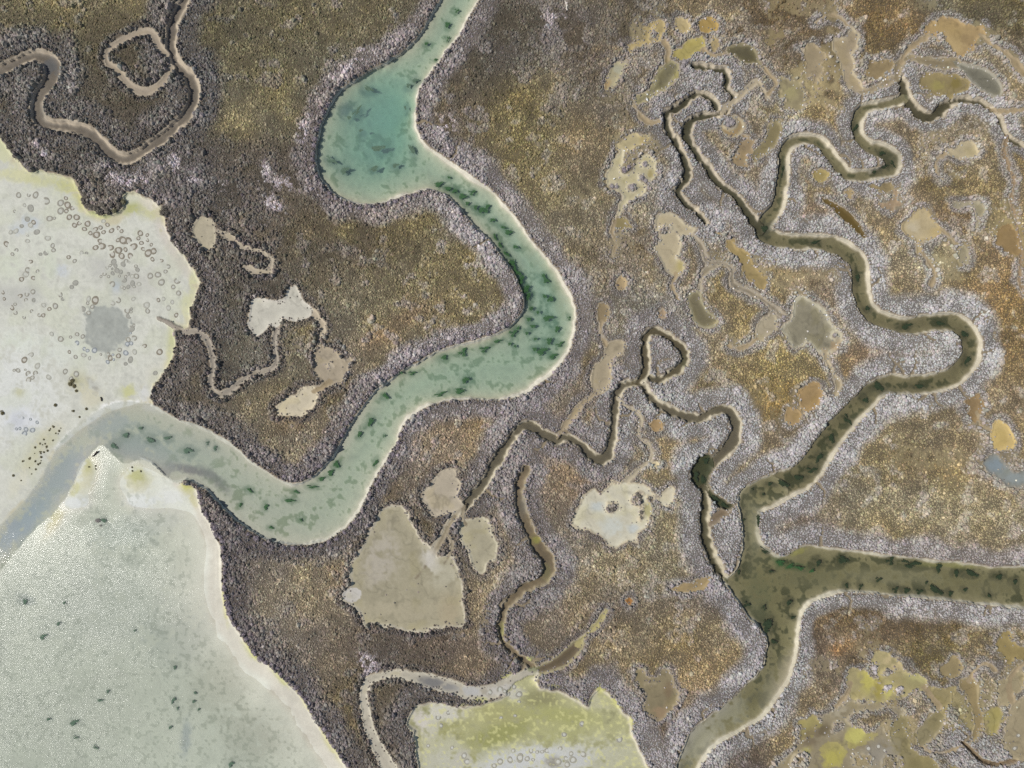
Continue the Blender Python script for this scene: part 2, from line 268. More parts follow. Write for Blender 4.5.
pan('forked pale pan holding several round shrub islets', [(608, 187), (607, 174), (616, 158), (622, 148), (624, 158), (620, 172), (632, 173), (636, 162), (647, 155), (656, 164), (658, 176), (651, 182), (644, 192), (634, 199), (625, 206), (620, 217), (614, 219), (619, 205), (624, 196), (617, 192)], (192, 180, 140), (204, 192, 156), rag=1.2,
    holes=[('e', 613, 187, 5, 3.4, 0.2), ('e', 631.5, 188, 4, 3.2, 0), ('e', 644.5, 165, 3.4, 2.4, 0), ('e', 642, 179, 4.2, 3.2, 0.8), ('e', 648, 184, 3.5, 1.8, 0.6), ('e', 626, 169, 6.5, 4.2, -0.6)])
pan('small olive puddle below the forked pale pan', [(613, 220), (622, 216), (629, 221), (631, 228), (624, 231), (615, 228)], (150, 134, 88), rag=1.2)
pan('hooked tan pan with a narrow waist', [(653, 222), (662, 213), (674, 214), (684, 224), (697, 229), (688, 237), (678, 236), (681, 247), (677, 258), (684, 264), (682, 273), (672, 277), (664, 268), (659, 257), (653, 249), (660, 240), (656, 232)], (190, 174, 138), (200, 186, 152), rag=1.2, holes=[('e', 664, 231, 7, 2.6, -0.3)])
pan('yellow tan strip of mud running down to the scrub', [(717, 233), (726, 236), (738, 248), (752, 263), (766, 282), (764, 292), (752, 284), (740, 266), (728, 250)], (164, 142, 92), rag=2.2)
pan('slanted olive pool with a pale rim', [(687, 297), (697, 290), (703, 302), (711, 313), (719, 322), (712, 328), (699, 326), (691, 315)], (148, 138, 104), (172, 162, 126), name='pool', wet=1, rag=0.8)
pan('small round tan pool in lilac scrub', [(615, 283), (621, 276), (627, 282), (625, 290), (618, 290)], (176, 152, 110), rag=0.9)
pan('small upright brown pool in lilac scrub', [(597, 314), (599, 304), (606, 303), (609, 312), (606, 322), (599, 322)], (152, 132, 96), rag=0.9)
pan('faint tan puddle near the triangular creek loop', [(658, 313), (662, 308), (667, 312), (664, 318), (659, 318)], (160, 138, 108), rag=1.2)
pan('tan crescent pan curled round a shrub islet', [(720, 128), (727, 121), (734, 116), (742, 121), (743, 129), (736, 137), (726, 137)], (168, 142, 98), (190, 174, 138), rag=0.7, holes=[('e', 729, 123, 7, 6.5, 0)])
pan('dark olive slot pool beside the river bend', [(750, 158), (759, 147), (767, 137), (772, 121), (778, 121), (780, 132), (775, 144), (762, 158), (754, 163)], (140, 126, 86), (160, 146, 106), rag=1.2)
pan('large olive grey pool in the golden marsh', [(783, 327), (790, 317), (793, 302), (803, 294), (815, 302), (825, 312), (833, 327), (843, 337), (835, 350), (820, 352), (805, 344), (795, 349), (790, 342)], (182, 174, 146), (196, 186, 156), name='pool', wet=1, rag=1.4, holes=[('e', 834, 336, 2.4, 3, 0), ('e', 783, 318, 3, 4, 0)])
feat('pan', 'mud_channel', 'tan mud thread below the large olive grey pool', [(824, 350, 5), (827, 362, 4), (832, 372, 4), (838, 386, 5), (834, 394, 4)], closed=False, rag=1.2, bedc=(172, 156, 124), stripc=(190, 176, 146))
pan('small pale pan west of the large olive grey pool', [(756, 330), (763, 317), (773, 312), (779, 318), (774, 330), (762, 342), (756, 342)], (176, 162, 132), rag=1.8)
pan('tan tear shaped pan in rusty scrub', [(831, 42), (843, 38), (850, 26), (856, 30), (858, 44), (854, 55), (854, 74), (864, 90), (848, 88), (839, 67)], (172, 154, 122), (190, 174, 140), rag=1.3)
pan('grey oval pool at the end of a muddy neck', [(953, 62), (968, 65), (983, 69), (997, 79), (1003, 89), (1000, 97), (989, 96), (975, 87), (963, 74)], (150, 146, 126), (172, 164, 142), name='pool', wet=1, rag=0.8)
pan('orange tan mud patch north of the grey oval pool', [(926, 29), (942, 20), (968, 27), (984, 32), (976, 48), (965, 60), (952, 50), (944, 40), (930, 36)], (176, 148, 100), rag=3.0)
pan('cream mud pan with a ragged southern tail', [(900, 226), (910, 217), (922, 210), (930, 219), (940, 229), (938, 237), (928, 241), (919, 244), (925, 253), (917, 253), (912, 241)], (196, 176, 132), (186, 164, 116), rag=1.6)
pan('tiny upright olive pool in the eastern scrub', [(959, 247), (964, 245), (968, 253), (966, 264), (959, 264), (957, 256)], (160, 148, 116), rag=0.8)
pan('thin branching grey pool in rusty scrub', [(952, 202), (966, 203), (976, 200), (983, 203), (986, 210), (980, 218), (978, 228), (974, 228), (975, 214), (968, 208), (953, 206)], (160, 150, 122), rag=1.4)
pan('small star shaped cream pool east of the river bend', [(943, 150), (954, 151), (961, 141), (973, 142), (977, 155), (964, 159), (952, 157)], (188, 172, 134), rag=1.3)
pan('small yellow olive mud dot inside the river loop', [(812, 174), (819, 169), (829, 174), (824, 182), (816, 181)], (170, 150, 92), rag=1.0)
pan('yellow tan pear shaped pan in the eastern scrub', [(990, 431), (994, 421), (1003, 421), (1014, 437), (1012, 448), (1001, 451), (992, 447)], (206, 178, 112), rag=0.8)
pan('blue grey puddled hollow near the yellow pear pan', [(982, 464), (989, 456), (1002, 459), (1010, 469), (1026, 470), (1030, 484), (1010, 488), (999, 481), (989, 475)], (140, 142, 132), (150, 144, 128), name='pool', rag=2.2)
pan('dark olive crescent pool beside the river', [(821, 199), (833, 203), (846, 211), (856, 221), (865, 239), (855, 231), (843, 220), (831, 209)], (104, 84, 38), (112, 92, 48), name='pool', rag=0.5)
pan('tiny tan dot pan above the crescent pool', [(843, 194), (848, 189), (853, 193), (850, 199), (844, 199)], (168, 146, 104), rag=0.8)
pan('thin brown leaf shaped pan near the river fork', [(672, 588), (686, 583), (700, 578), (711, 577), (707, 586), (692, 592), (678, 592)], (160, 138, 96), rag=0.9)
pan('olive fringed pan in golden marsh above the lower river', [(634, 671), (642, 668), (647, 677), (657, 678), (661, 669), (671, 671), (674, 684), (681, 691), (675, 704), (667, 716), (656, 721), (647, 708), (643, 692)], (146, 132, 98), (166, 150, 116), name='pool', rag=1.8, holes=[('e', 650, 683, 7, 2.5, 0.1)])
pan('yellow algae coated pan with two grey shrub clumps', [(848, 680), (858, 668), (868, 660), (878, 652), (892, 658), (906, 668), (924, 678), (922, 690), (908, 696), (893, 700), (870, 702), (853, 698)], (176, 162, 112), rag=3.4, holes=[('e', 873, 668, 4, 5, 0), ('e', 886, 687, 5, 4, 0), ('e', 898, 689, 5, 4, 0), ('e', 888, 671, 5, 2, -0.4)])
pan('grey tan mud band curving round a shrub bank', [(768, 790), (776, 768), (790, 752), (805, 738), (818, 724), (830, 711), (846, 702), (870, 703), (893, 704), (906, 706), (906, 714), (890, 720), (884, 728), (892, 740), (902, 756), (900, 775), (880, 800), (820, 830)], (158, 144, 112), (176, 162, 130), rag=2.0, holes=[('e', 862, 760, 8, 5, 0.4), ('e', 800, 760, 7, 10, 0.7), ('e', 836, 728, 7, 4, -0.5), ('e', 888, 762, 5, 7, 0.2), [(848, 719), (862, 710), (884, 708), (896, 716), (884, 724), (872, 734), (858, 728)]])
pan('olive tongue shaped pool in the lower scrub', [(915, 737), (922, 721), (936, 709), (944, 711), (943, 722), (936, 735), (924, 746), (917, 746)], (148, 136, 98), (166, 152, 116), name='pool', rag=1.2)
pan('tan comma shaped pool in the lower scrub', [(957, 684), (963, 677), (973, 679), (978, 690), (979, 704), (983, 718), (981, 730), (973, 741), (968, 746), (972, 728), (972, 712), (966, 698)], (156, 136, 92), (170, 152, 110), name='pool', rag=1.0)
feat('mud', 'creek_bed', 'thin dark creek in the lower scrub by the comma pool', [(962, 742, 4), (970, 749, 4.5), (980, 759, 5), (992, 763, 5), (1005, 762, 4), (1020, 758, 3)], closed=False, strip=1.2, depth=0.1, stripc=(140, 122, 96), bedc=(96, 84, 64))
pan('pale tan mud corner with ring marks in the lower scrub', [(1000, 735), (1008, 715), (1018, 700), (1040, 690), (1080, 700), (1080, 760), (1030, 764), (1004, 752)], (172, 156, 120), rag=2.0)
pan('small tan knob pan among orange marsh plants', [(650, 425), (656, 419), (663, 423), (662, 431), (655, 432)], (172, 142, 96), rag=0.9)
pan('tiny cream mud dot below the faint track', [(651, 463), (656, 461), (661, 465), (656, 468)], (206, 190, 150), rag=0.9)
pan('small rusty mud dot in lilac scrub', [(625, 600), (629, 597), (633, 601), (629, 605)], (156, 108, 54), rag=0.9)
pan('ragged tan hollow in the golden marsh', [(800, 390), (812, 386), (822, 390), (820, 402), (808, 410), (800, 404)], (170, 140, 92), rag=2.6)
pan('brown tan hollow in the scrub south of the river loop', [(965, 402), (976, 396), (984, 404), (978, 420), (970, 424), (966, 412)], (150, 124, 84), rag=2.6)
pan('little pale mud patch beside the green flat', [(343, 592), (352, 588), (360, 592), (356, 602), (347, 600)], (196, 190, 178), rag=1.0)
pan('yellow olive mud among the creek head shrubs', [(776, 84), (784, 78), (796, 84), (806, 96), (800, 108), (786, 106), (780, 96)], (160, 146, 108), rag=3.4)
pan('tan and yellow hollow behind the curled creek', [(922, 82), (934, 78), (945, 76), (962, 80), (964, 90), (950, 98), (936, 98), (928, 90)], (156, 138, 92), rag=3.4)

pan('ragged tan hollow among rusty scrub north of the river head', [(800, 52), (812, 46), (822, 54), (818, 66), (826, 78), (816, 84), (806, 74)], (164, 146, 112), rag=3.6)
pan('ragged brown hollow east of the tear shaped pan', [(868, 66), (880, 60), (892, 64), (886, 76), (872, 82)], (150, 130, 92), rag=3.6)
pan('ragged tan hollow between the crescent pan and the river loop', [(738, 148), (748, 140), (752, 150), (746, 164), (738, 162)], (160, 138, 102), rag=3.4)
pan('ragged yellowish hollow beneath the yellow algae pan', [(944, 664), (956, 660), (960, 668), (950, 676), (940, 674)], (158, 140, 98), rag=3.4)
pan('ragged tan hollow beside the pale corner mud', [(994, 690), (1004, 680), (1016, 672), (1024, 680), (1012, 694), (1000, 704)], (172, 156, 118), rag=3.4)
pan('small ragged tan pan at the foot of the orange marsh', [(786, 412), (796, 408), (804, 414), (798, 422), (788, 420)], (168, 140, 94), rag=3.2)
pan('ragged tan hollow on the sunny marsh south of the crescent pool', [(884, 200), (896, 194), (902, 202), (892, 210), (882, 208)], (164, 140, 108), rag=3.4)
pan('ragged tan hollow inland of the top scrub pans', [(708, 44), (716, 38), (722, 44), (716, 54), (708, 54)], (168, 148, 104), rag=3.2)
pan('ragged ochre hollow near the eastern frame edge', [(1000, 232), (1012, 226), (1022, 236), (1014, 250), (1002, 246)], (158, 130, 84), rag=3.6)
pan('ragged olive hollow north of the cream eastern pan', [(868, 186), (880, 182), (888, 190), (876, 196)], (150, 132, 92), rag=3.4)
for lab, pts in [('dark muddy finger running into the large grey brown pan', [(455, 517, 4), (447, 530, 4), (440, 545, 4), (433, 556, 4), (424, 568, 3), (416, 578, 2)]), ('short dark finger forking off towards the pan shrubs', [(446, 531, 3.5), (452, 543, 3.5), (449, 556, 3), (444, 564, 2)]), ('dark muddy finger between the leaf shaped pan and the pear shaped pool', [(466, 505, 4), (462, 514, 4), (466, 524, 3)])]:
    feat('pan', 'mud_channel', lab, pts, closed=False, rag=0.9, bedc=(138, 126, 102), stripc=(160, 148, 124), neat=1)
for lab, pts in [('ragged yellow algae patch west of the grey tan band', [(802, 724), (812, 716), (820, 722), (812, 736), (802, 742), (796, 734)]), ('ragged yellow algae patch on the southern frame edge', [(822, 750), (836, 742), (846, 750), (842, 766), (826, 770)]), ('ragged yellow patch among scrub east of the olive tongue', [(986, 716), (996, 708), (1002, 720), (994, 734), (986, 730)]), ('ragged yellow algae patch beside the scrub bank of the tan band', [(846, 736), (858, 728), (872, 734), (864, 746), (850, 748)])]:
    feat('pan', 'mud_pan', lab, pts, rag=3.0, bedc=(168, 156, 100), stripc=(160, 146, 106))
for lab, pts, c in [('broad ragged olive pan spreading below the yellow algae pan', [(896, 716), (906, 724), (912, 740), (922, 756), (940, 762), (960, 768), (960, 790), (900, 790), (898, 760), (890, 738)], (150, 138, 98)), ('broad ragged ochre pan against the eastern frame edge', [(992, 642), (1006, 634), (1020, 640), (1040, 636), (1040, 668), (1020, 664), (1004, 660), (994, 652)], (158, 140, 92)), ('broad ragged tan pan between the two pool tongues', [(926, 690), (938, 684), (952, 690), (956, 702), (950, 714), (944, 704), (934, 702)], (160, 146, 104))]:
    feat('pan', 'mud_pan', lab, pts, rag=3.8, bedc=c, stripc=tuple(v * 1.04 for v in c))
# fine gullies linking the pans
for lab, pts in [
    ('thread of tan mud leaving the long olive pool southwards', [(634, 106, 4), (640, 116, 3), (650, 124, 3), (660, 122, 2.5)]),
    ('thread of tan mud between the wedge pan and the long olive pool', [(664, 42, 4), (668, 52, 4), (666, 62, 4)]),
    ('thread of mud joining the yellow green patch to the dark olive pool', [(703, 50, 4), (712, 56, 3), (724, 54, 3)]),
    ('thread of mud from the dark olive pool to the pale branch', [(764, 68, 4), (770, 78, 4), (776, 84, 4), (768, 94, 3)]),
    ('thread of tan mud climbing from the muddy neck to the orange patch', [(901, 62, 5), (906, 52, 4), (916, 44, 4), (930, 36, 4)]),
    ('thread of tan mud above the tear shaped pan', [(848, 28, 4), (838, 18, 4), (826, 16, 3), (816, 24, 3)]),
    ('thread of tan mud from the orange patch to the frame edge', [(980, 36, 5), (994, 48, 5), (1008, 56, 6), (1024, 74, 8), (1050, 90, 8)]),
    ('thread of pale mud running level to the eastern edge', [(988, 108, 3), (1002, 112, 4), (1024, 110, 4), (1050, 108, 4)]),
    ('thread of tan mud trailing from the cream eastern pan', [(921, 252, 4), (928, 262, 4), (934, 274, 3), (930, 286, 3)]),
    ('thread of mud between the cream pan and the tiny upright pool', [(940, 230, 3), (950, 238, 3), (959, 250, 3)]),
    ('thread of tan mud off the star shaped cream pool', [(944, 154, 3), (936, 160, 4), (934, 172, 3), (942, 180, 3)]),
    ('thread of tan mud leading up from the comma shaped pool', [(968, 680, 4), (974, 668, 3), (986, 662, 3), (994, 670, 3)]),
    ('thread of mud from the olive tongue pool to the dark creek', [(920, 746, 4), (934, 752, 4), (950, 750, 3), (962, 744, 3)]),
    ('thread of tan mud beyond the yellow algae pan', [(922, 686, 5), (930, 694, 5), (938, 706, 5)]),
    ('thread of pale mud north of the pale corner mud', [(1012, 700, 5), (1008, 684, 4), (1016, 668, 4), (1030, 660, 4)]),
    ('thread of tan mud below the forked pale pan', [(617, 216, 3), (612, 232, 2.5), (616, 246, 2), (612, 256, 2)]),
    ('thread of tan mud above the narrow bottle pan', [(602, 322, 2.5), (600, 334, 2.5), (606, 346, 3)]),
    ('thread of mud from the pale small pan to the triangular loop', [(756, 340, 4), (742, 348, 3), (728, 346, 2.5)]),
    ('thread of tan mud between the ragged patch and the cream square pan', [(330, 382, 5), (322, 388, 5), (314, 392, 5)]),
    ('thread of tan mud south of the hooked pan', [(676, 274, 4), (672, 286, 2.5), (678, 298, 2.5)]),
    ('thread of olive mud at the foot of the grey tan band', [(836, 706, 5), (846, 694, 5), (850, 684, 5)]),
    ('thread of brown mud on the scrub east of the yellow pan', [(990, 430, 3), (980, 424, 2.5), (976, 412, 3)])]:
    feat('pan', 'mud_channel', lab, pts, closed=False, rag=1.1, bedc=(162, 144, 112), stripc=(172, 154, 122), neat=1)
nf = len(FEATS)
ISL = np.concatenate([[0], [0] * nf])

# ================================================================ heights
n60 = fbm(X, Y, 60, 3, 3).astype(np.float32)
n20 = fbm(X, Y, 20, 4, 3).astype(np.float32)
n8 = fbm(X, Y, 8, 5, 2).astype(np.float32)
n3 = fbm(X, Y, 3.2, 0, 2).astype(np.float32)
VEIN = (1 - sstep(0.0, 0.10, np.abs(fbm(X, Y, 26, 1, 4)))).astype(np.float32)
VEIN2 = (1 - sstep(0.0, 0.07, np.abs(fbm(X, Y, 70, 4, 4)))).astype(np.float32)
Z = (0.56 + 0.07 * n60 + 0.03 * n8 + 0.02 * n3).astype(np.float32)
CG = np.empty((NY, NX, 3), np.float32)                       # ground colour (its own, unlit)
CG[:] = alb((104, 92, 76))
CG *= (1 + 0.25 * n8 + 0.2 * n3)[..., None]
ROUGH = np.full((NY, NX), 0.95, np.float32)
GYd, GXd = np.gradient(D, ys, xs)
SIDE = np.clip(0.5 + 0.5 * (0.93 * GXd + 0.37 * -0.15 * GYd) / np.maximum(np.hypot(GXd, GYd), 1e-4), 0, 1).astype(np.float32)   # 1 on the gently sloping east banks, 0 on the cut west banks
DUN = D                                                      # union distance


def mix(m, c):
    m = np.clip(m, 0, 1)[..., None]
    return m, c


def blob(x, y, rx, ry, rot=0.0, warp=0.35, p=2.0):
    """soft uneven patch, 1 in the middle"""
    R = 2.2 * max(rx, ry)
    w = window(x - R, y - R, x + R, y + R)
    c, s = math.cos(rot), math.sin(rot)
    gx, gy = X32[w] - x, Y32[w] - y
    q = np.hypot((gx * c + gy * s) / rx, (-gx * s + gy * c) / ry) + warp * (0.6 * n20[w] + 0.5 * n8[w])
    return w, np.exp(-np.clip(q, 0, None) ** p).astype(np.float32)


def paint(lst, mask, arr=None):
    arr = CG if arr is None else arr
    for x, y, rx, ry, rot, c, a in lst:
        w, b = blob(x, y, rx, ry, rot)
        b = np.clip(b * 1.25 * sstep(-0.75, 0.35, 0.9 * n8[w] + 0.5 * n3[w] + 0.5 * n20[w] + 1.6 * (b - 0.5)), 0, 1)
        m = (b * a * mask[w])[..., None]
        arr[w] = arr[w] * (1 - m) + alb(grey(c, 0.28)) * m


for f in FEATS:
    w, sd, k = f['win'], f['sd'], f['kind']
    M = (ID[w] == f['id'])
    t = -np.minimum(D[w], sd)                                # distance in from the edge of open ground
    own = -sd
    z = Z[w]
    if k in ('green', 'dark', 'mid', 'mud'):
        st = f['strip'] * (0.55 if k == 'mid' else 0.85) * np.clip(1 + 0.55 * n20[w] + 0.25 * n8[w], 0.35, 1.9) * (f.get('west', 0.30) + (1.15 - f.get('west', 0.30)) * sstep(0.15, 0.75, SIDE[w]))
        zb = 0.54 * (1 - sstep(0, st, t)) + 0.03 - 0.03 * sstep(st * 0.7, st * 1.15, t)
        bed = -f['depth'] * (1 - np.exp(-np.clip(own - st, 0, 99) / (9 if k in ('green', 'dark') else 3))) - 0.02 * sstep(st * 0.8, st * 1.3, t)
        bed = bed * (f.get('shoal', 1) if not callable(f.get('shoal')) else f['shoal'](X32[w], Y32[w]))
        zz = zb + bed + 0.012 * n3[w] * (t > 1)
        col = np.empty(t.shape + (3,), np.float32)
        a = sstep(st * 0.8, st * 1.6 + 0.8, t)[..., None]
        col[:] = alb(f['stripc']) * (1 - a) + alb(f['bedc']) * a
        col *= (1 + 0.10 * n8[w] + 0.08 * n3[w])[..., None]
        rg = np.where(t < st, 0.8, 0.6)
    elif k == 'salt':
        zz = 0.48 * (1 - sstep(0, 2.5, t)) + 0.075 + 0.012 * n20[w] + 0.006 * n3[w]
        zz = zz - 0.09 * sstep(0, 7, 7 - np.clip(DC[w], 0, 7))
        col = np.empty(t.shape + (3,), np.float32); col[:] = alb((206, 205, 190))
        col *= (1 + 0.05 * n20[w] + 0.08 * n8[w] + 0.09 * n3[w])[..., None]
        col *= (1 - 0.07 * VEIN[w] - 0.07 * VEIN2[w] - 0.10 * sstep(0.35, 0.8, n8[w] + 0.4 * n3[w]))[..., None]
        eb = (0.75 * sstep(11, 1, t + 5 * n20[w] + 2 * n8[w]))[..., None]
        col = col * (1 - eb) + alb((200, 190, 152)) * eb * (1 + 0.1 * n8[w])[..., None]
        rg = 0.72 + 0.1 * n20[w]
    elif k == 'bay':
        tb = np.clip(line_sd(BEACH_LINE, 118, w), 0, 110); t = np.minimum(tb, np.where(t < 0, 0, tb))
        bw = 9 + 10 * sstep(500, 590, Y32[w])
        dd = np.clip((t - bw) / 60, 0, 1)
        zz = np.where(t < bw, 0.42 * (1 - sstep(0, 3, t)) + 0.08 * (1 - t / bw), -0.012 * sstep(0, 4, t - bw) - 0.16 * dd) + 0.010 * n20[w] + 0.004 * n3[w]
        col = np.empty(t.shape + (3,), np.float32)
        a = sstep(bw * 0.6, bw * 1.25, t + 3 * n20[w])[..., None]
        col[:] = alb((212, 206, 188)) * (1 - a) + alb((220, 220, 203)) * a
        col *= (1 + 0.05 * n60[w] + 0.06 * n20[w] + 0.05 * n8[w] + 0.04 * n3[w])[..., None]
        col *= (1 - 0.10 * (VEIN[w] * sstep(0.0, 0.5, n60[w]) + VEIN2[w]) * sstep(bw, bw + 12, t))[..., None]
        rg = np.full(t.shape, 0.7)
    elif k == 'algal':
        zz = 0.44 * (1 - sstep(0, 2.0, t)) + 0.09 + 0.012 * n20[w] + 0.008 * n3[w]
        col = np.empty(t.shape + (3,), np.float32)
        a = sstep(1.0, 5.0, t)[..., None]
        col[:] = alb(f['stripc']) * (1 - a) + alb(f['bedc']) * a
        col *= (1 + 0.10 * n20[w] + 0.10 * n8[w] + 0.12 * n3[w])[..., None]
        rg = np.full(t.shape, 0.85)
    else:                                                    # pans, mud channels
        dip = 0.08 if f.get('wet') else 0.03
        zz = 0.18 * (1 - sstep(0, 1.8, t)) + 0.36 - dip * sstep(1, 7, t) + 0.006 * n3[w]
        col = np.empty(t.shape + (3,), np.float32)
        a = sstep(0.6, 3.2, t)[..., None]
        col[:] = alb(f['stripc']) * (1 - a) + alb(f['bedc']) * a
        col *= (1 + 0.09 * n20[w] + 0.07 * n8[w] + 0.05 * n3[w])[..., None]
        col *= (0.94 - 0.12 * sstep(1.5, 12, own) * (1 + 0.6 * n20[w]))[..., None]
        ol = (0.45 * sstep(0.2, 0.8, n20[w] + 0.4 * n8[w]) * sstep(1, 4, own))[..., None]
        col = col * (1 - ol) + col * np.array([0.86, 0.84, 0.66], np.float32) * ol
        col *= (1 - 0.22 * VEIN[w] * sstep(2, 5, own))[..., None]
        rg = 0.75 - 0.2 * sstep(1, 5, t)
    Z[w] = np.where(M, zz, z)
    CG[w] = np.where(M[..., None], col, CG[w])
    ROUGH[w] = np.where(M, rg, ROUGH[w])

# banks next to creeks stand a little higher, their edge slopes down
Z += np.where(ID == 0, -0.12 * (1 - sstep(0, 3, D)), 0).astype(np.float32)
CG[:] = np.where(((ID == 0) & (D < 2.2))[..., None], CG * (1 - sstep(0.2, 2.2, 2.2 - D))[..., None] + alb((176, 164, 144)) * sstep(0.2, 2.2, 2.2 - D)[..., None], CG)

by = {}
for f in FEATS: by.setdefault(f['kind'], []).append(f['id'])
m_salt = np.isin(ID, by['salt']).astype(np.float32)
m_bay = np.isin(ID, by['bay']).astype(np.float32)
m_green = np.isin(ID, by['green']).astype(np.float32)
m_dark = np.isin(ID, by['dark']).astype(np.float32)
m_alg = np.isin(ID, by['algal']).astype(np.float32)
m_mud = np.isin(ID, by['mud']).astype(np.float32)
m_pan = np.isin(ID, by['pan']).astype(np.float32)
m_open = (ID > 0).astype(np.float32)
m_marsh = (ID == 0).astype(np.float32)

# deep hole of the turquoise pool, deeper outer bends, shoals
for x, y, rx, ry, rot, dz in [(382, 115, 28, 38, 0.2, -1.2), (372, 150, 40, 28, 0, -0.5), (535, 290, 18, 50, -0.3, -0.25), (200, 465, 60, 12, 0.5, -0.1), (60, 480, 16, 40, 0.65, -0.08), (30, 520, 14, 30, 0.7, -0.08), (125, 440, 30, 14, 0, -0.06)]:
    w, b = blob(x, y, rx, ry, rot, 0.15)
    Z[w] += dz * b * m_green[w]
# sand spits and bars of the creek mouth
SPITS = [(88, 476, 10, 24, 0.35, 0.34), (137, 482, 17, 14, 0.2, 0.34), (188, 489, 9, 13, 0.2, 0.2), (54, 524, 6, 22, 0.65, 0.24), (75, 503, 16, 7, 0, 0.20), (140, 502, 22, 9, 0, 0.16), (172, 496, 14, 9, 0.3, 0.14)]
for x, y, rx, ry, rot, dz in SPITS:
    w, b = blob(x, y, rx, ry, rot, 0.3)
    Z[w] += dz * b * np.maximum(m_bay, m_green)[w]
paint([(x, y, rx * 0.95, ry * 0.95, rot, (206, 200, 158), 0.9) for x, y, rx, ry, rot, dz in SPITS[:4]], np.maximum(m_bay, m_green))
paint([(137, 476, 12, 8, 0.4, (188, 186, 108), 0.9), (88, 466, 6, 10, 0.1, (194, 188, 116), 0.8), (74, 490, 5, 9, 0.4, (198, 194, 120), 0.7), (187, 486, 8, 7, 0.1, (192, 188, 84), 1.0), (193, 500, 4, 10, -0.4, (206, 198, 130), 0.7), (54, 518, 5, 12, 0.6, (202, 196, 130), 0.8),
       (75, 503, 16, 7, 0, (216, 218, 210), 0.8), (140, 502, 22, 9, 0, (218, 220, 210), 0.8), (172, 497, 14, 10, 0.3, (216, 216, 204), 0.8), (150, 520, 40, 18, 0, (206, 206, 194), 0.5)], np.maximum(m_bay, m_green))
# salt flat tones: yellow algae rims, wet grey patches, the white channel lip
SALT = [(0, 145, 30, 26, 0.7, (204, 202, 150), 0.9), (30, 178, 45, 8, 0.2, (204, 200, 140), 0.9), (70, 188, 22, 9, 0.4, (198, 194, 118), 0.9), (82, 200, 8, 12, 0, (196, 190, 110), 0.8), (100, 214, 18, 5, 0.2, (196, 196, 120), 0.9), (132, 208, 16, 8, -0.2, (182, 182, 104), 0.95), (150, 212, 14, 8, 0.6, (196, 192, 124), 0.8), (148, 203, 14, 7, 0.4, (216, 206, 184), 0.8), (168, 240, 8, 30, -0.5, (206, 196, 180), 0.8), (182, 262, 9, 26, -0.6, (206, 196, 178), 0.7),
        (192, 285, 5, 18, 0.2, (202, 200, 140), 0.9), (186, 305, 7, 18, 0.1, (206, 204, 150), 0.8), (171, 345, 6, 26, 0.05, (200, 198, 140), 0.9), (152, 375, 9, 20, 0.4, (206, 202, 180), 0.8), (128, 392, 8, 9, 0, (196, 194, 116), 0.9), (145, 394, 7, 10, 0, (206, 206, 200), 0.7),
        (106, 328, 24, 27, 0, (178, 180, 170), 0.6), (125, 281, 24, 15, 0.3, (182, 178, 162), 0.75), (100, 268, 14, 14, 0, (184, 182, 168), 0.7), (150, 280, 12, 16, 0, (194, 190, 174), 0.6), (30, 222, 14, 8, 0.3, (182, 190, 194), 0.7), (18, 230, 10, 6, 0.3, (184, 192, 196), 0.6), (12, 297, 24, 15, 0, (182, 180, 166), 0.75), (32, 292, 10, 12, 0, (184, 182, 170), 0.6), (116, 285, 6, 8, 0, (176, 186, 192), 0.7), (60, 270, 9, 9, 0, (186, 194, 206), 0.5),
        (50, 265, 10, 20, 0, (202, 206, 176), 0.7), (10, 265, 16, 18, 0, (204, 208, 178), 0.7), (40, 240, 20, 12, 0, (208, 210, 186), 0.6), (18, 341, 22, 12, 0, (206, 212, 184), 0.6), (65, 349, 30, 20, 0, (206, 210, 188), 0.6), (20, 420, 22, 16, 0.2, (198, 200, 206), 0.7), (17, 420, 9, 9, 0, (172, 174, 180), 0.8), (80, 384, 18, 14, 0.5, (196, 190, 148), 0.9), (92, 398, 14, 14, 0.5, (204, 196, 160), 0.8), (72, 382, 7, 7, 0, (150, 142, 92), 0.8), (45, 440, 26, 12, -0.85, (200, 192, 150), 0.95), (30, 462, 22, 10, -0.9, (204, 198, 160), 0.9), (17, 485, 16, 9, -0.9, (206, 202, 172), 0.8), (10, 395, 60, 60, 0, (222, 224, 220), 0.4), (92, 385, 4, 12, -0.7, (150, 146, 134), 0.7), (19, 392, 6, 6, 0, (198, 194, 150), 0.8)]
paint(SALT, m_salt)
gm = (0.5 * sstep(-0.1, 0.8, n20 + 0.3 * n8) * m_salt)[..., None]
CG[:] = CG * (1 - gm) + CG * np.array([0.88, 0.90, 0.80], np.float32) * gm
w = window(70, 290, 145, 366)
pm = (sstep(1.08, 0.92, np.hypot((X32[w] - 106) / 22, (Y32[w] - 328) / 25) + 0.17 * n8[w] + 0.12 * n3[w]) * m_salt[w])[..., None]
CG[w] = CG[w] * (1 - pm) + alb((162, 164, 154)) * (1 + 0.08 * n8[w] + 0.08 * n3[w])[..., None] * pm
paint([(118, 405, 24, 4.5, -0.12, (236, 234, 224), 1.0), (92, 418, 24, 4.5, -0.62, (236, 234, 224), 1.0), (64, 440, 16, 3.5, -0.75, (230, 228, 218), 0.9), (150, 408, 14, 5, 0.3, (226, 222, 212), 0.8)], np.maximum(m_green, m_salt))
for x, y, rx, ry, rot in [(118, 404, 26, 6, -0.12), (92, 417, 26, 6, -0.62), (64, 439, 18, 5, -0.75)]:
    w, b = blob(x, y, rx, ry, rot, 0.1); Z[w] += 0.10 * b * m_green[w]
wst = (m_green * (0.25 + 0.75 * (1 - sstep(180, 420, X32 - 0.35 * (Y32 - 384)))))[..., None]
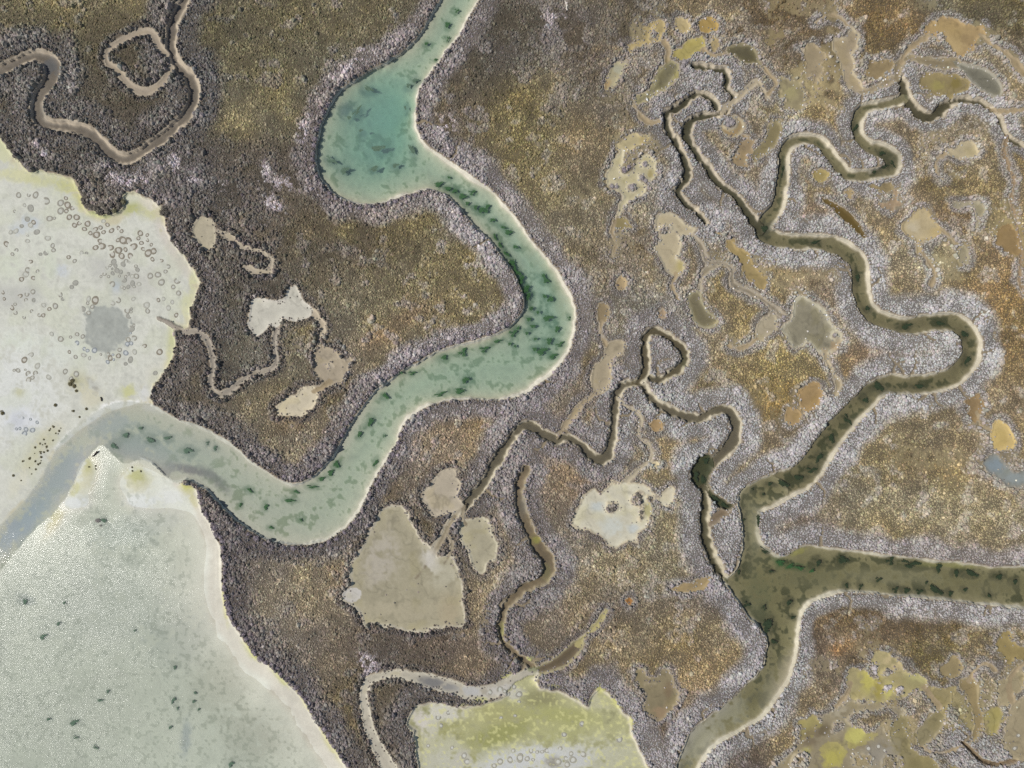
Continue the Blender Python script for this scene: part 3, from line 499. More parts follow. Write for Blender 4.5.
CG[:] = CG * (1 - 0.7 * wst) + alb((176, 178, 164)) * (0.7 * wst)
# green creek bed: weed stains and grey silt
mot = np.maximum(sstep(0.35, 0.8, 0.8 * n8 + 0.5 * n20 + 0.5 * n3), 0.7 * sstep(0.55, 1.0, n3 + 0.4 * n8)) * m_green * sstep(4, 9, -D)
mot = mot * (0.5 + 0.5 * sstep(-200, 300, X32))
CG[:] = CG * (1 - 0.62 * mot[..., None]) + alb((104, 122, 84)) * (0.62 * mot[..., None])
paint([(345, 108, 9, 12, 0.5, (116, 128, 124), 0.8), (357, 112, 10, 8, -0.6, (108, 128, 98), 0.6), (368, 90, 12, 5, -0.2, (128, 140, 116), 0.6), (190, 470, 28, 5, 0.25, (124, 118, 118), 0.85), (215, 480, 24, 6, 0.75, (126, 124, 118), 0.7), (168, 470, 12, 6, 0, (138, 136, 136), 0.6), (125, 447, 28, 13, 0.1, (140, 148, 148), 0.7), (60, 478, 18, 46, 0.65, (156, 164, 164), 1.0), (20, 525, 14, 40, 0.7, (152, 164, 172), 1.0), (110, 425, 30, 12, -0.3, (160, 168, 164), 0.8), (190, 445, 40, 14, 0.4, (172, 176, 156), 0.8), (150, 450, 40, 14, 0.3, (158, 166, 158), 0.8), (150, 430, 22, 8, 0.3, (150, 160, 150), 0.5), (535, 262, 8, 60, -0.65, (176, 168, 130), 0.5), (558, 300, 7, 40, -0.2, (176, 170, 128), 0.5), (478, 232, 6, 16, -0.8, (206, 200, 168), 0.8), (352, 430, 9, 30, 0.6, (210, 202, 172), 0.6)], m_green)
W = {
    'on the inner bank of the creek bend': ('weed_bright', [(495, 237, 2.5, 4, -.5), (500, 245, 3, 5, -.6), (507, 254, 3, 5, -.6), (512, 262, 3.5, 6, -.6), (517, 272, 3.5, 6, -.5), (521, 281, 3.5, 7, -.4), (526, 290, 3.5, 6, -.3), (528, 297, 3, 6, -.1), (531, 309, 2, 4, 0)]),
    'hugging the marsh spur of the creek bend': ('weed', [(529, 319, 3, 3, 0), (533, 326, 4, 2.5, 0), (538, 312, 2.5, 2.5, 0), (518, 328, 3, 2, 0), (513, 333, 4, 4, 0), (527, 333, 2, 3, .5), (498, 341, 6, 2.5, -.2), (484, 349, 5, 3, -.1), (510, 344, 2, 2, 0), (515, 346, 2, 2, 0), (536, 339, 2, 2, 0)]),
    'in the outer half of the creek bend': ('weed', [(549, 318, 6, 5, .3), (557, 329, 4, 5, 0), (549, 341, 5, 4, 0), (560, 344, 4, 3, .2), (554, 356, 5, 3, -.2), (535, 349, 5, 3, 0), (543, 351, 6, 4, 0), (569, 318, 2, 3, 0), (545, 296, 4, 2, .3), (551, 299, 4, 5, .4), (547, 281, 5, 3, .5), (543, 276, 4, 3, .4)]),
    'between the pool and the creek bend': ('weed', [(516, 247, 4, 2, .4), (508, 232, 4, 3, .3), (503, 227, 5, 2, .4), (476, 207, 4, 4, 0), (481, 210, 4, 3, .3), (486, 208, 4, 4, 0), (467, 203, 4, 3, 0), (472, 192, 3, 3, 0), (438, 184, 5, 3, .2), (448, 188, 6, 3, .2), (455, 191, 4, 3, .3), (449, 177, 3, 2, 0), (462, 196, 5, 3, .3), (493, 220, 4, 3, .5)]),
    'in the turquoise pool': ('weed_blue', [(380, 148, 7, 5, 0), (357, 110, 5, 3, -.5), (349, 117, 3, 3, 0), (413, 150, 2.5, 6, -.2), (405, 107, 2, 4, 0), (416, 80, 4, 4, 0), (408, 85, 4, 3, 0), (368, 88, 6, 3, 0), (361, 130, 2.5, 2, 0), (331, 160, 6, 4, .3), (345, 170, 6, 5, 0), (396, 165, 5, 3, 0), (374, 168, 5, 3, 0)]),
    'in the creek above the turquoise pool': ('weed', [(447, 24, 3, 4, 0), (448, 38, 2, 3, 0), (426, 43, 4, 2, -.2), (436, 59, 3, 1.5, 0), (457, 10, 2, 2, 0)]),
    'in the straight reach below the creek bend': ('weed', [(444, 357, 6, 3, -.3), (463, 352, 4, 4, 0), (466, 380, 5, 4, 0), (400, 372, 4, 3, -.4), (412, 373, 4, 2, 0), (384, 396, 5, 3, -.5), (459, 391, 6, 3, 0), (440, 394, 5, 2, 0), (370, 422, 3, 6, .5), (359, 434, 3, 4, .3), (384, 436, 1.5, 2, 0), (375, 463, 2, 5, .3)]),
    'in the lower meander of the green creek': ('weed', [(336, 465, 5, 4, -.4), (330, 473, 4, 3, -.4), (321, 479, 4, 2, 0), (312, 487, 5, 2, 0), (290, 501, 7, 2.5, .1), (266, 507, 3, 4, .2), (295, 492, 3, 2, 0), (270, 528, 3, 2, 0), (248, 490, 5, 2.5, .6), (240, 505, 2, 3, .4), (300, 520, 2, 1.5, 0)]),
    'near the mouth of the green creek': ('weed_blue', [(188, 451, 6, 4, .2), (168, 438, 4, 3, .4), (150, 440, 6, 4, 0), (125, 435, 5, 3, 0), (207, 443, 2, 3, 0), (215, 448, 2, 3, 0), (140, 428, 3, 2, 0), (113, 446, 4, 3, 0)]),
    'in the shallow pale bay': ('weed_blue', [(24, 602, 4, 3, .2), (58, 624, 3, 2, 0), (43, 637, 4, 4, 0), (74, 723, 6, 3, 0), (48, 720, 3, 2, 0), (107, 692, 2, 2, 0), (99, 701, 3, 2, 0), (173, 701, 2.5, 4, 0), (177, 709, 2, 3, 0), (170, 728, 2, 2, 0), (231, 765, 5, 4, 0), (195, 694, 1.5, 1.5, 0), (193, 702, 2, 2, 0), (198, 710, 1.5, 2, 0), (174, 668, 1.5, 2, 0), (134, 631, 2, 1.5, 0), (104, 521, 2.5, 5, -.2), (64, 603, 3, 2, 0), (75, 738, 3, 2, 0), (95, 748, 3, 1.5, .6)]),
    'where the three olive arms meet': ('weed_dark', [(767, 551, 6, 4, .5), (768, 625, 8, 8, 0), (790, 603, 5, 4, 0), (764, 608, 3, 3, 0), (793, 618, 3, 2, 0), (775, 643, 4, 3, 0), (757.5, 520, 2, 8, 0), (744, 520, 2, 2, 0), (764, 495, 2, 2, 0), (753, 489, 2, 2, 0), (772, 572, 4, 2, 0), (739, 572, 3, 5, 0), (747, 605, 4, 3, .5)]),
    'in the eastern arm of the olive river': ('weed_dark', [(819, 563, 5, 6, 0), (843, 560, 6, 5, 0), (891, 561, 5, 4, 0), (912, 564, 8, 4, .1), (940, 568, 4, 5, 0), (957, 573, 5, 5, 0), (974, 575, 7, 4, 0), (879, 580, 4, 3, 0), (896, 590, 5, 3, 0), (907, 591, 5, 3, 0), (920, 592, 4, 3, 0), (938, 592, 7, 3.5, .1), (951, 594, 3, 4, 0), (847, 586, 3, 4, 0), (861, 587, 2, 3, 0), (927, 583, 3, 2, 0), (966, 590, 3, 3, 0), (1000, 577, 7, 4, 0), (1016, 582, 5, 4, 0), (990, 596, 5, 2, 0)]),
    'under the cream point between two olive arms': ('weed_bright', [(790, 567, 7, 3, -.1), (800, 568, 5, 3, 0), (780, 563, 5, 3, .4), (812, 571, 3, 3, 0)]),
    'in the upper bends of the olive river': ('weed_dark', [(883, 153, 6, 2.5, .3), (884, 166, 4, 3, 0), (875, 171, 5, 2, 0), (893, 163, 2, 4, 0), (856, 127, 2, 5, 0), (783, 170, 2, 6, 0), (765, 228, 5, 6, 0), (815, 242, 6, 2, 0), (858, 277, 3, 6, 0), (868, 308, 5, 3, .7), (908, 326, 8, 3, 0), (940, 323, 6, 3, 0), (966, 335, 4, 5, 0), (968, 360, 4, 6, .3), (920, 386, 8, 3, 0), (880, 388, 6, 4, 0)]),
    'in the straight lower reach of the winding river': ('weed_dark', [(866, 400, 5, 4, .8), (848, 420, 5, 4, .8), (832, 440, 5, 4, .9), (820, 458, 4, 6, .5), (812, 470, 7, 4, 0), (800, 478, 8, 3, 0), (785, 485, 8, 3, 0), (770, 484, 4, 3, 0)]),
    'in the dark backwater': ('weed_dark', [(697, 476, 3, 8, 0), (706, 461, 5, 4, 0), (716, 499, 6, 3.5, .6), (724, 505, 5, 3, .4), (704, 481, 3, 5, 0)]),
}
FILM = {'weed': (80, 116, 74), 'weed_bright': (64, 106, 56), 'weed_blue': (112, 128, 112), 'weed_dark': (66, 70, 50)}
for where, (key, lst) in W.items():
    for x, y, rx, ry, rot in lst:
        paint([(x, y, rx * 1.6 + 1.5, ry * 1.6 + 1.5, rot, FILM[key], 0.3 if 'bay' in where else 0.6)], np.maximum(m_green, np.maximum(m_dark, m_bay)))
# olive river: dark weed, pale shoals
mo = np.maximum(sstep(0.12, 0.5, n8 * 0.9 + 0.4 * n20 + 0.5 * n3), 0.8 * sstep(0.5, 0.9, n3 + 0.3 * n8)) * m_dark * sstep(2.5, 6, -D)
CG[:] = CG * (1 - 0.8 * mo[..., None]) + alb((66, 72, 48)) * (0.8 * mo[..., None])
RB = [(700, 740, 16, 40, 0.8, (196, 190, 168), 0.95), (730, 712, 22, 14, -0.5, (190, 184, 160), 0.85), (770, 690, 10, 22, 0.4, (168, 160, 132), 0.7), (784, 676, 8, 30, 0.3, (186, 172, 142), 0.7), (760, 700, 14, 8, -0.5, (120, 116, 92), 0.7), (752, 530, 10, 50, -0.1, (142, 138, 108), 0.6), (760, 600, 14, 30, 0, (132, 134, 96), 0.6), (810, 580, 40, 12, 0, (140, 136, 100), 0.6), (900, 577, 60, 9, 0.05, (168, 160, 124), 0.7), (990, 588, 40, 8, 0, (150, 142, 106), 0.6), (880, 392, 30, 8, 0, (92, 92, 66), 0.5), (800, 552, 14, 4, -0.3, (172, 166, 84), 0.9), (950, 566, 40, 3, 0.05, (160, 156, 84), 0.7), (890, 160, 14, 12, 0, (96, 94, 66), 0.6), (766, 230, 12, 12, 0, (84, 84, 60), 0.7)]
paint(RB, m_dark)
# green algae flat
paint([(540, 700, 24, 12, 0, (134, 128, 74), 0.7), (450, 740, 30, 30, 0.3, (160, 156, 78), 0.6), (500, 715, 40, 14, 0, (166, 160, 84), 0.6), (560, 735, 40, 20, -0.3, (170, 168, 92), 0.6), (610, 720, 14, 26, -0.4, (178, 174, 110), 0.6), (480, 756, 20, 7, -0.5, (150, 148, 66), 0.6), (540, 762, 90, 20, -0.1, (196, 194, 178), 1.0), (450, 752, 26, 20, 0.3, (190, 186, 150), 0.8), (430, 725, 12, 24, 0, (196, 190, 164), 0.8), (560, 715, 50, 10, 0.1, (168, 166, 84), 0.8), (500, 735, 40, 12, -0.3, (150, 150, 66), 0.8), (440, 764, 30, 16, 0, (190, 186, 160), 0.8), (620, 755, 24, 20, 0, (184, 180, 140), 0.7), (590, 700, 30, 9, 0.4, (190, 184, 140), 0.7), (530, 756, 40, 9, -0.15, (198, 198, 190), 0.95), (505, 768, 30, 14, 0, (196, 196, 188), 0.9), (575, 760, 14, 8, 0, (190, 190, 182), 0.8), (553, 763, 10, 7, 0, (140, 132, 112), 0.8), (445, 712, 24, 10, 0.1, (206, 200, 182), 0.8), (463, 758, 12, 10, 0, (186, 180, 160), 0.7), (420, 720, 9, 16, 0, (206, 196, 178), 0.8), (515, 694, 10, 8, 0, (200, 194, 178), 0.7), (600, 765, 12, 8, 0, (180, 176, 140), 0.6), (640, 740, 4, 30, -0.2, (206, 196, 176), 0.8)], m_alg)
paint([(432, 682, 14, 6, 0.2, (112, 110, 108), 0.9), (450, 687, 10, 5, 0.2, (130, 128, 124), 0.8), (500, 690, 30, 7, -0.1, (196, 190, 176), 0.7), (470, 690, 10, 6, 0, (176, 176, 172), 0.7), (533, 668, 8, 5, 0, (120, 124, 72), 0.8)], m_pan)
# yellow algae lips along the algae flat, beach and pans
YL = [(555, 683, 16, 4, 0.35, (190, 186, 74), 1.0), (580, 696, 12, 4, 0.5, (190, 186, 74), 1.0), (600, 688, 5, 6, 0, (196, 192, 92), 0.9), (615, 700, 4, 10, -0.6, (190, 188, 84), 0.8), (632, 722, 3, 8, 0, (184, 180, 96), 0.7), (530, 660, 12, 4, -0.2, (192, 190, 96), 0.9), (505, 674, 8, 4, -0.4, (196, 192, 96), 0.9), (480, 699, 8, 3, 0, (196, 192, 110), 0.8), (461, 703, 8, 3, 0, (196, 190, 110), 0.8),
      (225, 605, 3, 20, -0.1, (206, 198, 120), 0.8), (252, 652, 5, 14, -0.7, (200, 196, 110), 0.9), (280, 678, 4, 18, -0.7, (200, 196, 120), 0.9), (308, 706, 4, 20, -0.6, (206, 198, 130), 0.9), (330, 745, 4, 22, -0.55, (206, 198, 134), 0.9), (806, 548, 9, 3, -0.3, (196, 190, 86), 0.9)]
paint(YL, np.maximum(np.maximum(m_bay, m_alg), np.maximum(m_marsh * (D < 7), m_pan)))
# stains in the pans
PB = [(612, 525, 14, 12, 0, (196, 198, 182), 0.8), (597, 507, 8, 6, 0, (184, 192, 186), 0.7), (633, 528, 6, 5, 0, (186, 194, 190), 0.7), (648, 510, 5, 10, 0, (172, 162, 92), 0.8), (665, 494, 8, 8, 0, (208, 190, 148), 0.7), (662, 62, 8, 6, 0, (140, 120, 66), 0.7), (678, 76, 6, 6, 0, (156, 142, 66), 0.8), (606, 86, 5, 7, 0.5, (186, 144, 80), 0.8), (645, 140, 8, 5, 0, (178, 152, 82), 0.8), (618, 70, 6, 6, 0, (168, 168, 140), 0.6), (650, 174, 4, 5, 0, (166, 146, 74), 0.8), (680, 266, 4, 9, 0, (180, 160, 80), 0.8), (715, 323, 5, 3, 0, (186, 168, 112), 0.8), (838, 347, 12, 8, 0.2, (186, 150, 100), 0.7), (945, 28, 22, 8, 0.2, (182, 148, 80), 0.6), (952, 45, 14, 12, 0.6, (196, 164, 100), 0.7), (912, 228, 8, 8, 0, (200, 184, 148), 0.6), (935, 232, 7, 6, 0, (190, 160, 90), 0.7), (868, 680, 9, 13, 0, (192, 178, 66), 0.9), (878, 688, 5, 12, 0, (164, 146, 48), 0.9), (888, 690, 5, 8, 0, (206, 194, 82), 0.8), (893, 664, 14, 8, 0.4, (196, 172, 112), 0.9), (912, 682, 12, 7, 0.3, (158, 146, 84), 0.8), (916, 676, 12, 5, 0.4, (190, 180, 100), 0.7), (855, 735, 12, 9, -0.3, (196, 186, 78), 0.95), (832, 758, 14, 9, -0.4, (182, 168, 62), 0.95), (810, 738, 10, 16, 0.6, (120, 100, 68), 0.7), (825, 730, 8, 8, 0, (104, 88, 54), 0.8), (806, 750, 5, 5, 0, (180, 168, 80), 0.8), (880, 752, 20, 16, 0, (150, 140, 120), 0.8), (905, 706, 6, 8, 0, (188, 172, 134), 0.7), (840, 712, 10, 5, -0.3, (176, 162, 128), 0.7), (995, 466, 10, 8, 0, (130, 144, 148), 0.9), (1014, 478, 14, 6, 0, (142, 150, 144), 0.9), (660, 712, 10, 8, 0, (158, 124, 84), 0.7), (668, 690, 5, 10, 0, (126, 98, 66), 0.6), (430, 560, 9, 14, -0.5, (204, 196, 178), 0.8), (445, 575, 16, 16, 0, (190, 182, 150), 0.5), (400, 610, 40, 12, 0.1, (176, 162, 124), 0.6), (380, 560, 20, 30, 0.3, (186, 174, 156), 0.5), (450, 612, 12, 20, 0, (178, 156, 112), 0.5), (537, 540, 5, 5, 0, (176, 168, 60), 1.0), (546, 572, 5, 10, 0, (150, 142, 80), 0.7), (502, 630, 3, 12, 0, (160, 158, 70), 0.7), (520, 482, 5, 8, 0.3, (168, 140, 100), 0.7), (523, 506, 5, 14, 0, (128, 122, 106), 0.7), (684, 362, 3, 10, 0, (110, 112, 66), 0.6), (655, 378, 8, 4, 0, (110, 104, 80), 0.6), (790, 92, 9, 8, 0, (172, 158, 92), 0.6), (938, 86, 8, 6, 0, (160, 144, 64), 0.8), (955, 84, 7, 7, 0, (134, 114, 42), 0.8)]
paint(PB, m_open * (1 - m_salt) * (1 - m_bay))
# darker wet bed in the brown creek's outer bends
paint([(49, 66, 7, 12, -0.4, (112, 114, 116), 0.9), (172, 20, 4, 20, 0.2, (128, 114, 102), 0.6), (192, 100, 5, 18, 0.1, (124, 112, 96), 0.7), (45, 110, 6, 12, 0, (128, 124, 112), 0.6)], m_mud)
paint([(110, 600, 90, 60, 0, (190, 192, 180), 0.4), (215, 690, 40, 40, 0, (176, 176, 150), 0.5), (185, 740, 7, 22, 0.1, (160, 170, 176), 0.6), (175, 640, 40, 40, 0, (172, 176, 164), 0.4), (120, 535, 40, 16, 0, (182, 190, 178), 0.5), (24, 600, 12, 7, 0.3, (150, 160, 152), 0.6), (250, 740, 40, 30, 0.5, (178, 174, 150), 0.5)], m_bay)
sp = sstep(0.42, 0.62, n3 + 0.4 * n8) * (m_bay * sstep(22, 40, -D)) * 0.35
CG[:] = CG * (1 - sp[..., None]) + alb((120, 128, 108)) * sp[..., None]
sp = sstep(0.5, 0.75, n3 + 0.35 * n8) * m_alg * 0.6
CG[:] = CG * (1 - sp[..., None]) + alb((206, 202, 140)) * sp[..., None]
sp = sstep(0.5, 0.7, n3 + 0.3 * n8) * m_salt * 0.3
CG[:] = CG * (1 - sp[..., None]) + alb((172, 172, 158)) * sp[..., None]

# the tide has smoothed the mouth: channel, bars and bay floor run into one another
w = window(-60, 392, 215, 660)
mo_ = (m_open[w] > 0) & (D[w] < -3)
zz, wt_ = np.where(mo_, Z[w], 0).astype(np.float64), mo_.astype(np.float64)
for _ in range(4):
    for ax in (0, 1):
        for a_ in range(2):
            k_ = zz if a_ == 0 else wt_
            c_ = np.cumsum(np.concatenate([np.zeros_like(k_.take([0], ax)), k_], ax), ax); n_ = k_.shape[ax]
            lo = np.clip(np.arange(n_) - 3, 0, n_); hi = np.clip(np.arange(n_) + 4, 0, n_)
            k_ = (c_.take(hi, ax) - c_.take(lo, ax)) / 7
            if a_ == 0: zz = k_
            else: wt_ = k_
Z[w] = np.where(mo_, zz / np.maximum(wt_, 1e-6), Z[w]).astype(np.float32)

# ================================================================ vegetation tones
V = np.empty((NY, NX, 3), np.float32)
wsum = np.full((NY, NX), 0.22, np.float32)
east = sstep(430, 760, X32 + 40 * n60)
base = alb((104, 92, 76)) * (1 - east[..., None]) + alb((150, 132, 108)) * east[..., None]
V[:] = base * 0.22
VEG = [  # x, y, rx, ry, rot, colour, weight : interior plant tones
    (100, 4, 60, 14, 0, (150, 128, 78), 1), (40, 24, 50, 22, 0.2, (122, 106, 68), 1), (120, 70, 60, 60, 0, (90, 80, 66), 0.8), (140, 62, 22, 22, 0, (92, 78, 66), 1), (120, 112, 40, 20, 0, (96, 80, 64), 1), (235, 112, 26, 16, 0.2, (160, 138, 88), 1.3), (225, 70, 24, 50, 0, (118, 104, 68), 0.8), (275, 110, 26, 22, -0.3, (138, 118, 72), 1), (290, 50, 60, 50, -0.3, (118, 104, 70), 1.2), (360, 20, 40, 40, -0.6, (122, 106, 74), 0.8), (260, 20, 50, 30, 0, (98, 88, 66), 0.8),
    (230, 160, 60, 20, 0, (92, 78, 72), 1), (190, 190, 40, 40, 0, (88, 80, 78), 0.9), (270, 190, 40, 30, 0, (104, 88, 76), 0.9), (240, 320, 30, 50, 0, (88, 80, 76), 0.9), (250, 345, 12, 22, 0, (150, 134, 104), 1), (290, 350, 14, 24, 0, (144, 124, 88), 1),
    (430, 255, 46, 40, 0.2, (138, 116, 70), 1.4), (362, 240, 40, 24, 0.3, (96, 78, 56), 1.2), (345, 232, 8, 14, -0.2, (150, 126, 62), 1.2), (430, 222, 30, 12, -0.3, (134, 112, 62), 1), (320, 265, 30, 36, 0, (112, 94, 66), 1), (365, 310, 40, 24, 0.2, (140, 122, 90), 1.2), (420, 312, 34, 12, -0.3, (128, 104, 76), 1.1), (380, 338, 18, 7, -0.5, (158, 112, 76), 1.4), (412, 315, 12, 6, -0.6, (160, 110, 72), 1.3), (350, 350, 30, 18, 0, (146, 124, 96), 1), (470, 300, 20, 24, 0, (140, 118, 74), 1),
    (290, 440, 34, 18, 0.2, (152, 128, 100), 1.3), (288, 422, 12, 8, 0, (150, 104, 58), 1.5), (265, 420, 20, 30, 0, (140, 120, 94), 1), (230, 425, 20, 22, 0.5, (130, 112, 90), 0.8),
    (505, 40, 30, 40, 0, (84, 76, 74), 1.2), (560, 30, 30, 30, 0, (110, 98, 92), 1), (600, 15, 40, 16, 0, (100, 84, 68), 1), (575, 30, 12, 20, 0, (124, 92, 58), 1.1), (590, 60, 16, 16, 0, (104, 80, 54), 1.1), (530, 130, 24, 44, 0, (134, 112, 56), 1.5), (525, 100, 14, 12, 0, (130, 104, 52), 1.2), (580, 150, 16, 30, 0, (146, 116, 78), 1.2), (560, 205, 40, 40, 0.4, (140, 120, 86), 1.2), (575, 100, 30, 24, 0, (120, 102, 80), 0.9), (640, 200, 30, 30, 0, (150, 130, 104), 0.6), (590, 255, 34, 34, 0, (138, 116, 88), 1.2), (610, 250, 20, 20, 0, (146, 118, 92), 1), (640, 245, 14, 10, 0, (134, 100, 74), 0.9), (645, 320, 30, 20, 0, (152, 140, 126), 1), (615, 320, 14, 10, 0, (150, 126, 100), 1),
    (440, 440, 34, 22, 0.2, (158, 126, 96), 1.5), (470, 430, 16, 14, 0, (160, 122, 80), 1.2), (420, 460, 16, 24, 0.4, (142, 118, 100), 1), (395, 490, 12, 10, 0, (130, 100, 62), 1.1), (372, 545, 12, 24, 0.5, (124, 96, 62), 1.1), (340, 575, 14, 10, 0, (140, 104, 66), 1.1), (340, 560, 16, 16, 0, (146, 122, 96), 0.9), (295, 600, 36, 40, 0.5, (156, 132, 106), 1.4), (335, 640, 18, 18, 0, (140, 112, 84), 1.1), (310, 640, 16, 30, 0.4, (152, 124, 94), 1.1), (245, 560, 14, 24, 0, (124, 104, 92), 0.9), (370, 645, 60, 12, 0.1, (100, 84, 80), 0.9), (475, 655, 14, 16, 0.4, (150, 118, 90), 1.2), (440, 645, 24, 10, 0, (116, 92, 82), 0.9), (488, 590, 10, 30, 0, (168, 136, 96), 1.1), (495, 578, 10, 8, 0, (190, 160, 112), 1.0), (500, 545, 14, 30, 0, (140, 116, 100), 0.8),
    (570, 480, 24, 18, 0.2, (156, 116, 80), 1.3), (555, 510, 24, 34, 0, (150, 124, 100), 1), (600, 565, 60, 22, 0.1, (150, 128, 100), 1.2), (635, 560, 30, 14, 0, (164, 138, 98), 1), (570, 600, 34, 30, 0.2, (144, 118, 96), 1), (560, 585, 24, 10, 0, (158, 130, 100), 1), (660, 550, 16, 30, 0.3, (166, 140, 92), 1), (655, 470, 12, 30, 0.2, (160, 134, 92), 1), (680, 450, 16, 18, 0, (178, 136, 76), 1.5), (675, 440, 20, 22, 0, (172, 136, 92), 1), (655, 430, 9, 14, 0, (160, 122, 70), 1.1), (600, 412, 10, 16, 0.3, (166, 130, 82), 1.2), (545, 410, 24, 14, -0.3, (140, 116, 98), 1), (630, 440, 12, 14, 0, (128, 112, 104), 0.6),
    (690, 630, 40, 24, 0.1, (158, 128, 86), 1.4), (705, 665, 26, 18, 0.2, (178, 138, 90), 1.5), (645, 650, 24, 20, 0, (150, 122, 84), 1.2), (695, 690, 14, 14, 0, (158, 122, 88), 1), (665, 720, 14, 12, 0, (104, 72, 52), 1), (620, 605, 12, 8, 0, (118, 92, 72), 1), (690, 605, 30, 10, 0, (120, 100, 100), 0.8),
    (760, 370, 34, 34, 0.2, (178, 142, 78), 1.6), (732, 345, 20, 40, 0, (164, 132, 92), 1.1), (770, 395, 26, 16, 0, (170, 124, 48), 1.7), (780, 365, 16, 14, 0, (184, 154, 76), 1.2), (725, 290, 12, 16, 0, (160, 126, 60), 1.2), (745, 335, 14, 20, 0, (186, 152, 92), 1.1), (800, 372, 20, 10, 0.2, (172, 140, 82), 1), (780, 410, 26, 14, 0.1, (148, 104, 44), 1.3), (790, 430, 30, 10, 0, (152, 124, 96), 1.2), (870, 358, 18, 10, -0.4, (184, 128, 80), 1.7), (850, 368, 14, 10, 0, (178, 138, 88), 1.2), (905, 355, 40, 14, 0, (160, 136, 116), 1.2), (815, 285, 24, 14, 0.3, (164, 134, 112), 1.1), (785, 280, 16, 10, 0, (176, 140, 90), 1.1), (808, 222, 24, 14, 0, (158, 124, 100), 1.3), (770, 290, 12, 10, 0, (172, 136, 70), 1.1), (820, 110, 12, 16, 0, (170, 132, 84), 1.2), (795, 100, 20, 20, 0, (172, 144, 92), 1), (745, 165, 14, 20, 0.4, (160, 128, 92), 1.2),
    (800, 30, 40, 26, 0.2, (126, 92, 54), 1.5), (790, 40, 16, 12, 0, (112, 86, 48), 1.2), (830, 15, 24, 12, 0, (164, 126, 80), 1), (880, 25, 26, 26, 0, (136, 98, 50), 1.5), (897, 15, 10, 12, 0, (190, 140, 82), 1.4), (880, 60, 24, 16, 0.2, (134, 104, 56), 1.3), (870, 68, 12, 10, 0, (160, 126, 66), 1), (912, 20, 12, 14, 0, (140, 102, 56), 1.2), (1005, 10, 50, 14, 0.2, (112, 94, 54), 1.6), (940, 6, 40, 10, 0.1, (114, 104, 90), 1), (1010, 48, 26, 8, 0.2, (110, 90, 70), 1.3), (990, 55, 20, 10, 0, (160, 134, 100), 1), (860, 40, 12, 10, 0, (100, 80, 52), 1),
    (955, 130, 30, 16, -0.2, (160, 130, 90), 1.2), (905, 130, 24, 14, 0.3, (156, 128, 104), 1.2), (940, 186, 24, 10, 0, (150, 116, 60), 1.3), (975, 186, 30, 10, 0, (156, 124, 72), 1.2), (870, 200, 20, 14, 0.4, (164, 136, 104), 1.1), (900, 200, 20, 16, 0, (158, 128, 112), 1), (920, 270, 34, 26, 0, (178, 146, 98), 1.5), (932, 262, 14, 10, 0, (192, 164, 96), 1.3), (905, 285, 20, 14, 0, (176, 142, 106), 1.2), (960, 215, 16, 10, 0, (150, 104, 48), 1.3), (1000, 225, 16, 14, 0, (158, 124, 60), 1.3), (1000, 280, 20, 30, 0, (178, 130, 74), 1.5), (985, 300, 24, 16, 0.3, (168, 120, 66), 1.4), (1010, 350, 20, 40, 0, (160, 118, 66), 1.3), (1020, 200, 10, 30, 0, (166, 128, 74), 1.2), (970, 270, 14, 12, 0, (140, 112, 60), 1), (1015, 320, 12, 12, 0, (120, 96, 50), 1),
    (890, 455, 40, 26, -0.5, (164, 134, 84), 1.5), (930, 500, 60, 20, 0.1, (172, 146, 100), 1.5), (860, 500, 24, 20, -0.4, (166, 140, 98), 1.2), (910, 470, 14, 14, 0, (140, 104, 58), 1.3), (935, 450, 20, 16, 0.3, (158, 130, 96), 1), (940, 475, 20, 8, 0, (158, 122, 70), 1.1), (985, 510, 40, 16, 0, (170, 144, 104), 1.3), (1000, 490, 14, 8, 0, (190, 150, 90), 1.2), (985, 460, 18, 30, 0, (146, 116, 86), 1), (800, 520, 24, 9, 0.2, (144, 118, 104), 1.2), (1000, 400, 20, 26, 0, (160, 130, 96), 1), (965, 430, 20, 20, 0, (150, 122, 96), 0.9), (820, 505, 14, 10, 0, (160, 132, 100), 1),
    (850, 625, 40, 8, 0, (146, 108, 62), 1.5), (900, 628, 40, 10, 0.05, (116, 84, 56), 1.5), (960, 640, 40, 14, 0.05, (132, 104, 64), 1.4), (940, 645, 24, 10, 0, (124, 104, 48), 1.2), (830, 640, 18, 16, 0, (120, 92, 80), 1.1), (840, 645, 10, 6, -0.2, (186, 124, 60), 1.7), (836, 650, 5, 4, 0, (190, 112, 40), 1.4), (828, 675, 14, 12, 0, (140, 110, 82), 1.1), (1000, 640, 26, 14, 0, (140, 116, 80), 1.2), (995, 665, 14, 12, 0, (150, 114, 66), 1.2), (945, 690, 12, 16, 0, (134, 108, 58), 1.2), (958, 715, 8, 16, 0, (150, 126, 56), 1.2), (940, 760, 30, 12, 0, (134, 112, 70), 1.2), (930, 750, 10, 8, 0, (120, 92, 50), 1), (1010, 700, 14, 20, 0, (184, 162, 112), 1), (870, 655, 14, 7, 0, (150, 116, 74), 1), (985, 680, 8, 20, 0, (150, 122, 74), 1), (740, 755, 20, 20, 0, (120, 100, 100), 0.8), (752, 754, 8, 5, 0, (128, 96, 64), 1.1),
]
for x, y, rx, ry, rot, c, wt in VEG:
    w, b = blob(x, y, rx * 1.15, ry * 1.15, rot, 0.5)
    b = b * wt * 1.6
    V[w] += alb(grey(c, 0.44)) * b[..., None]; wsum[w] += b
V /= wsum[..., None]
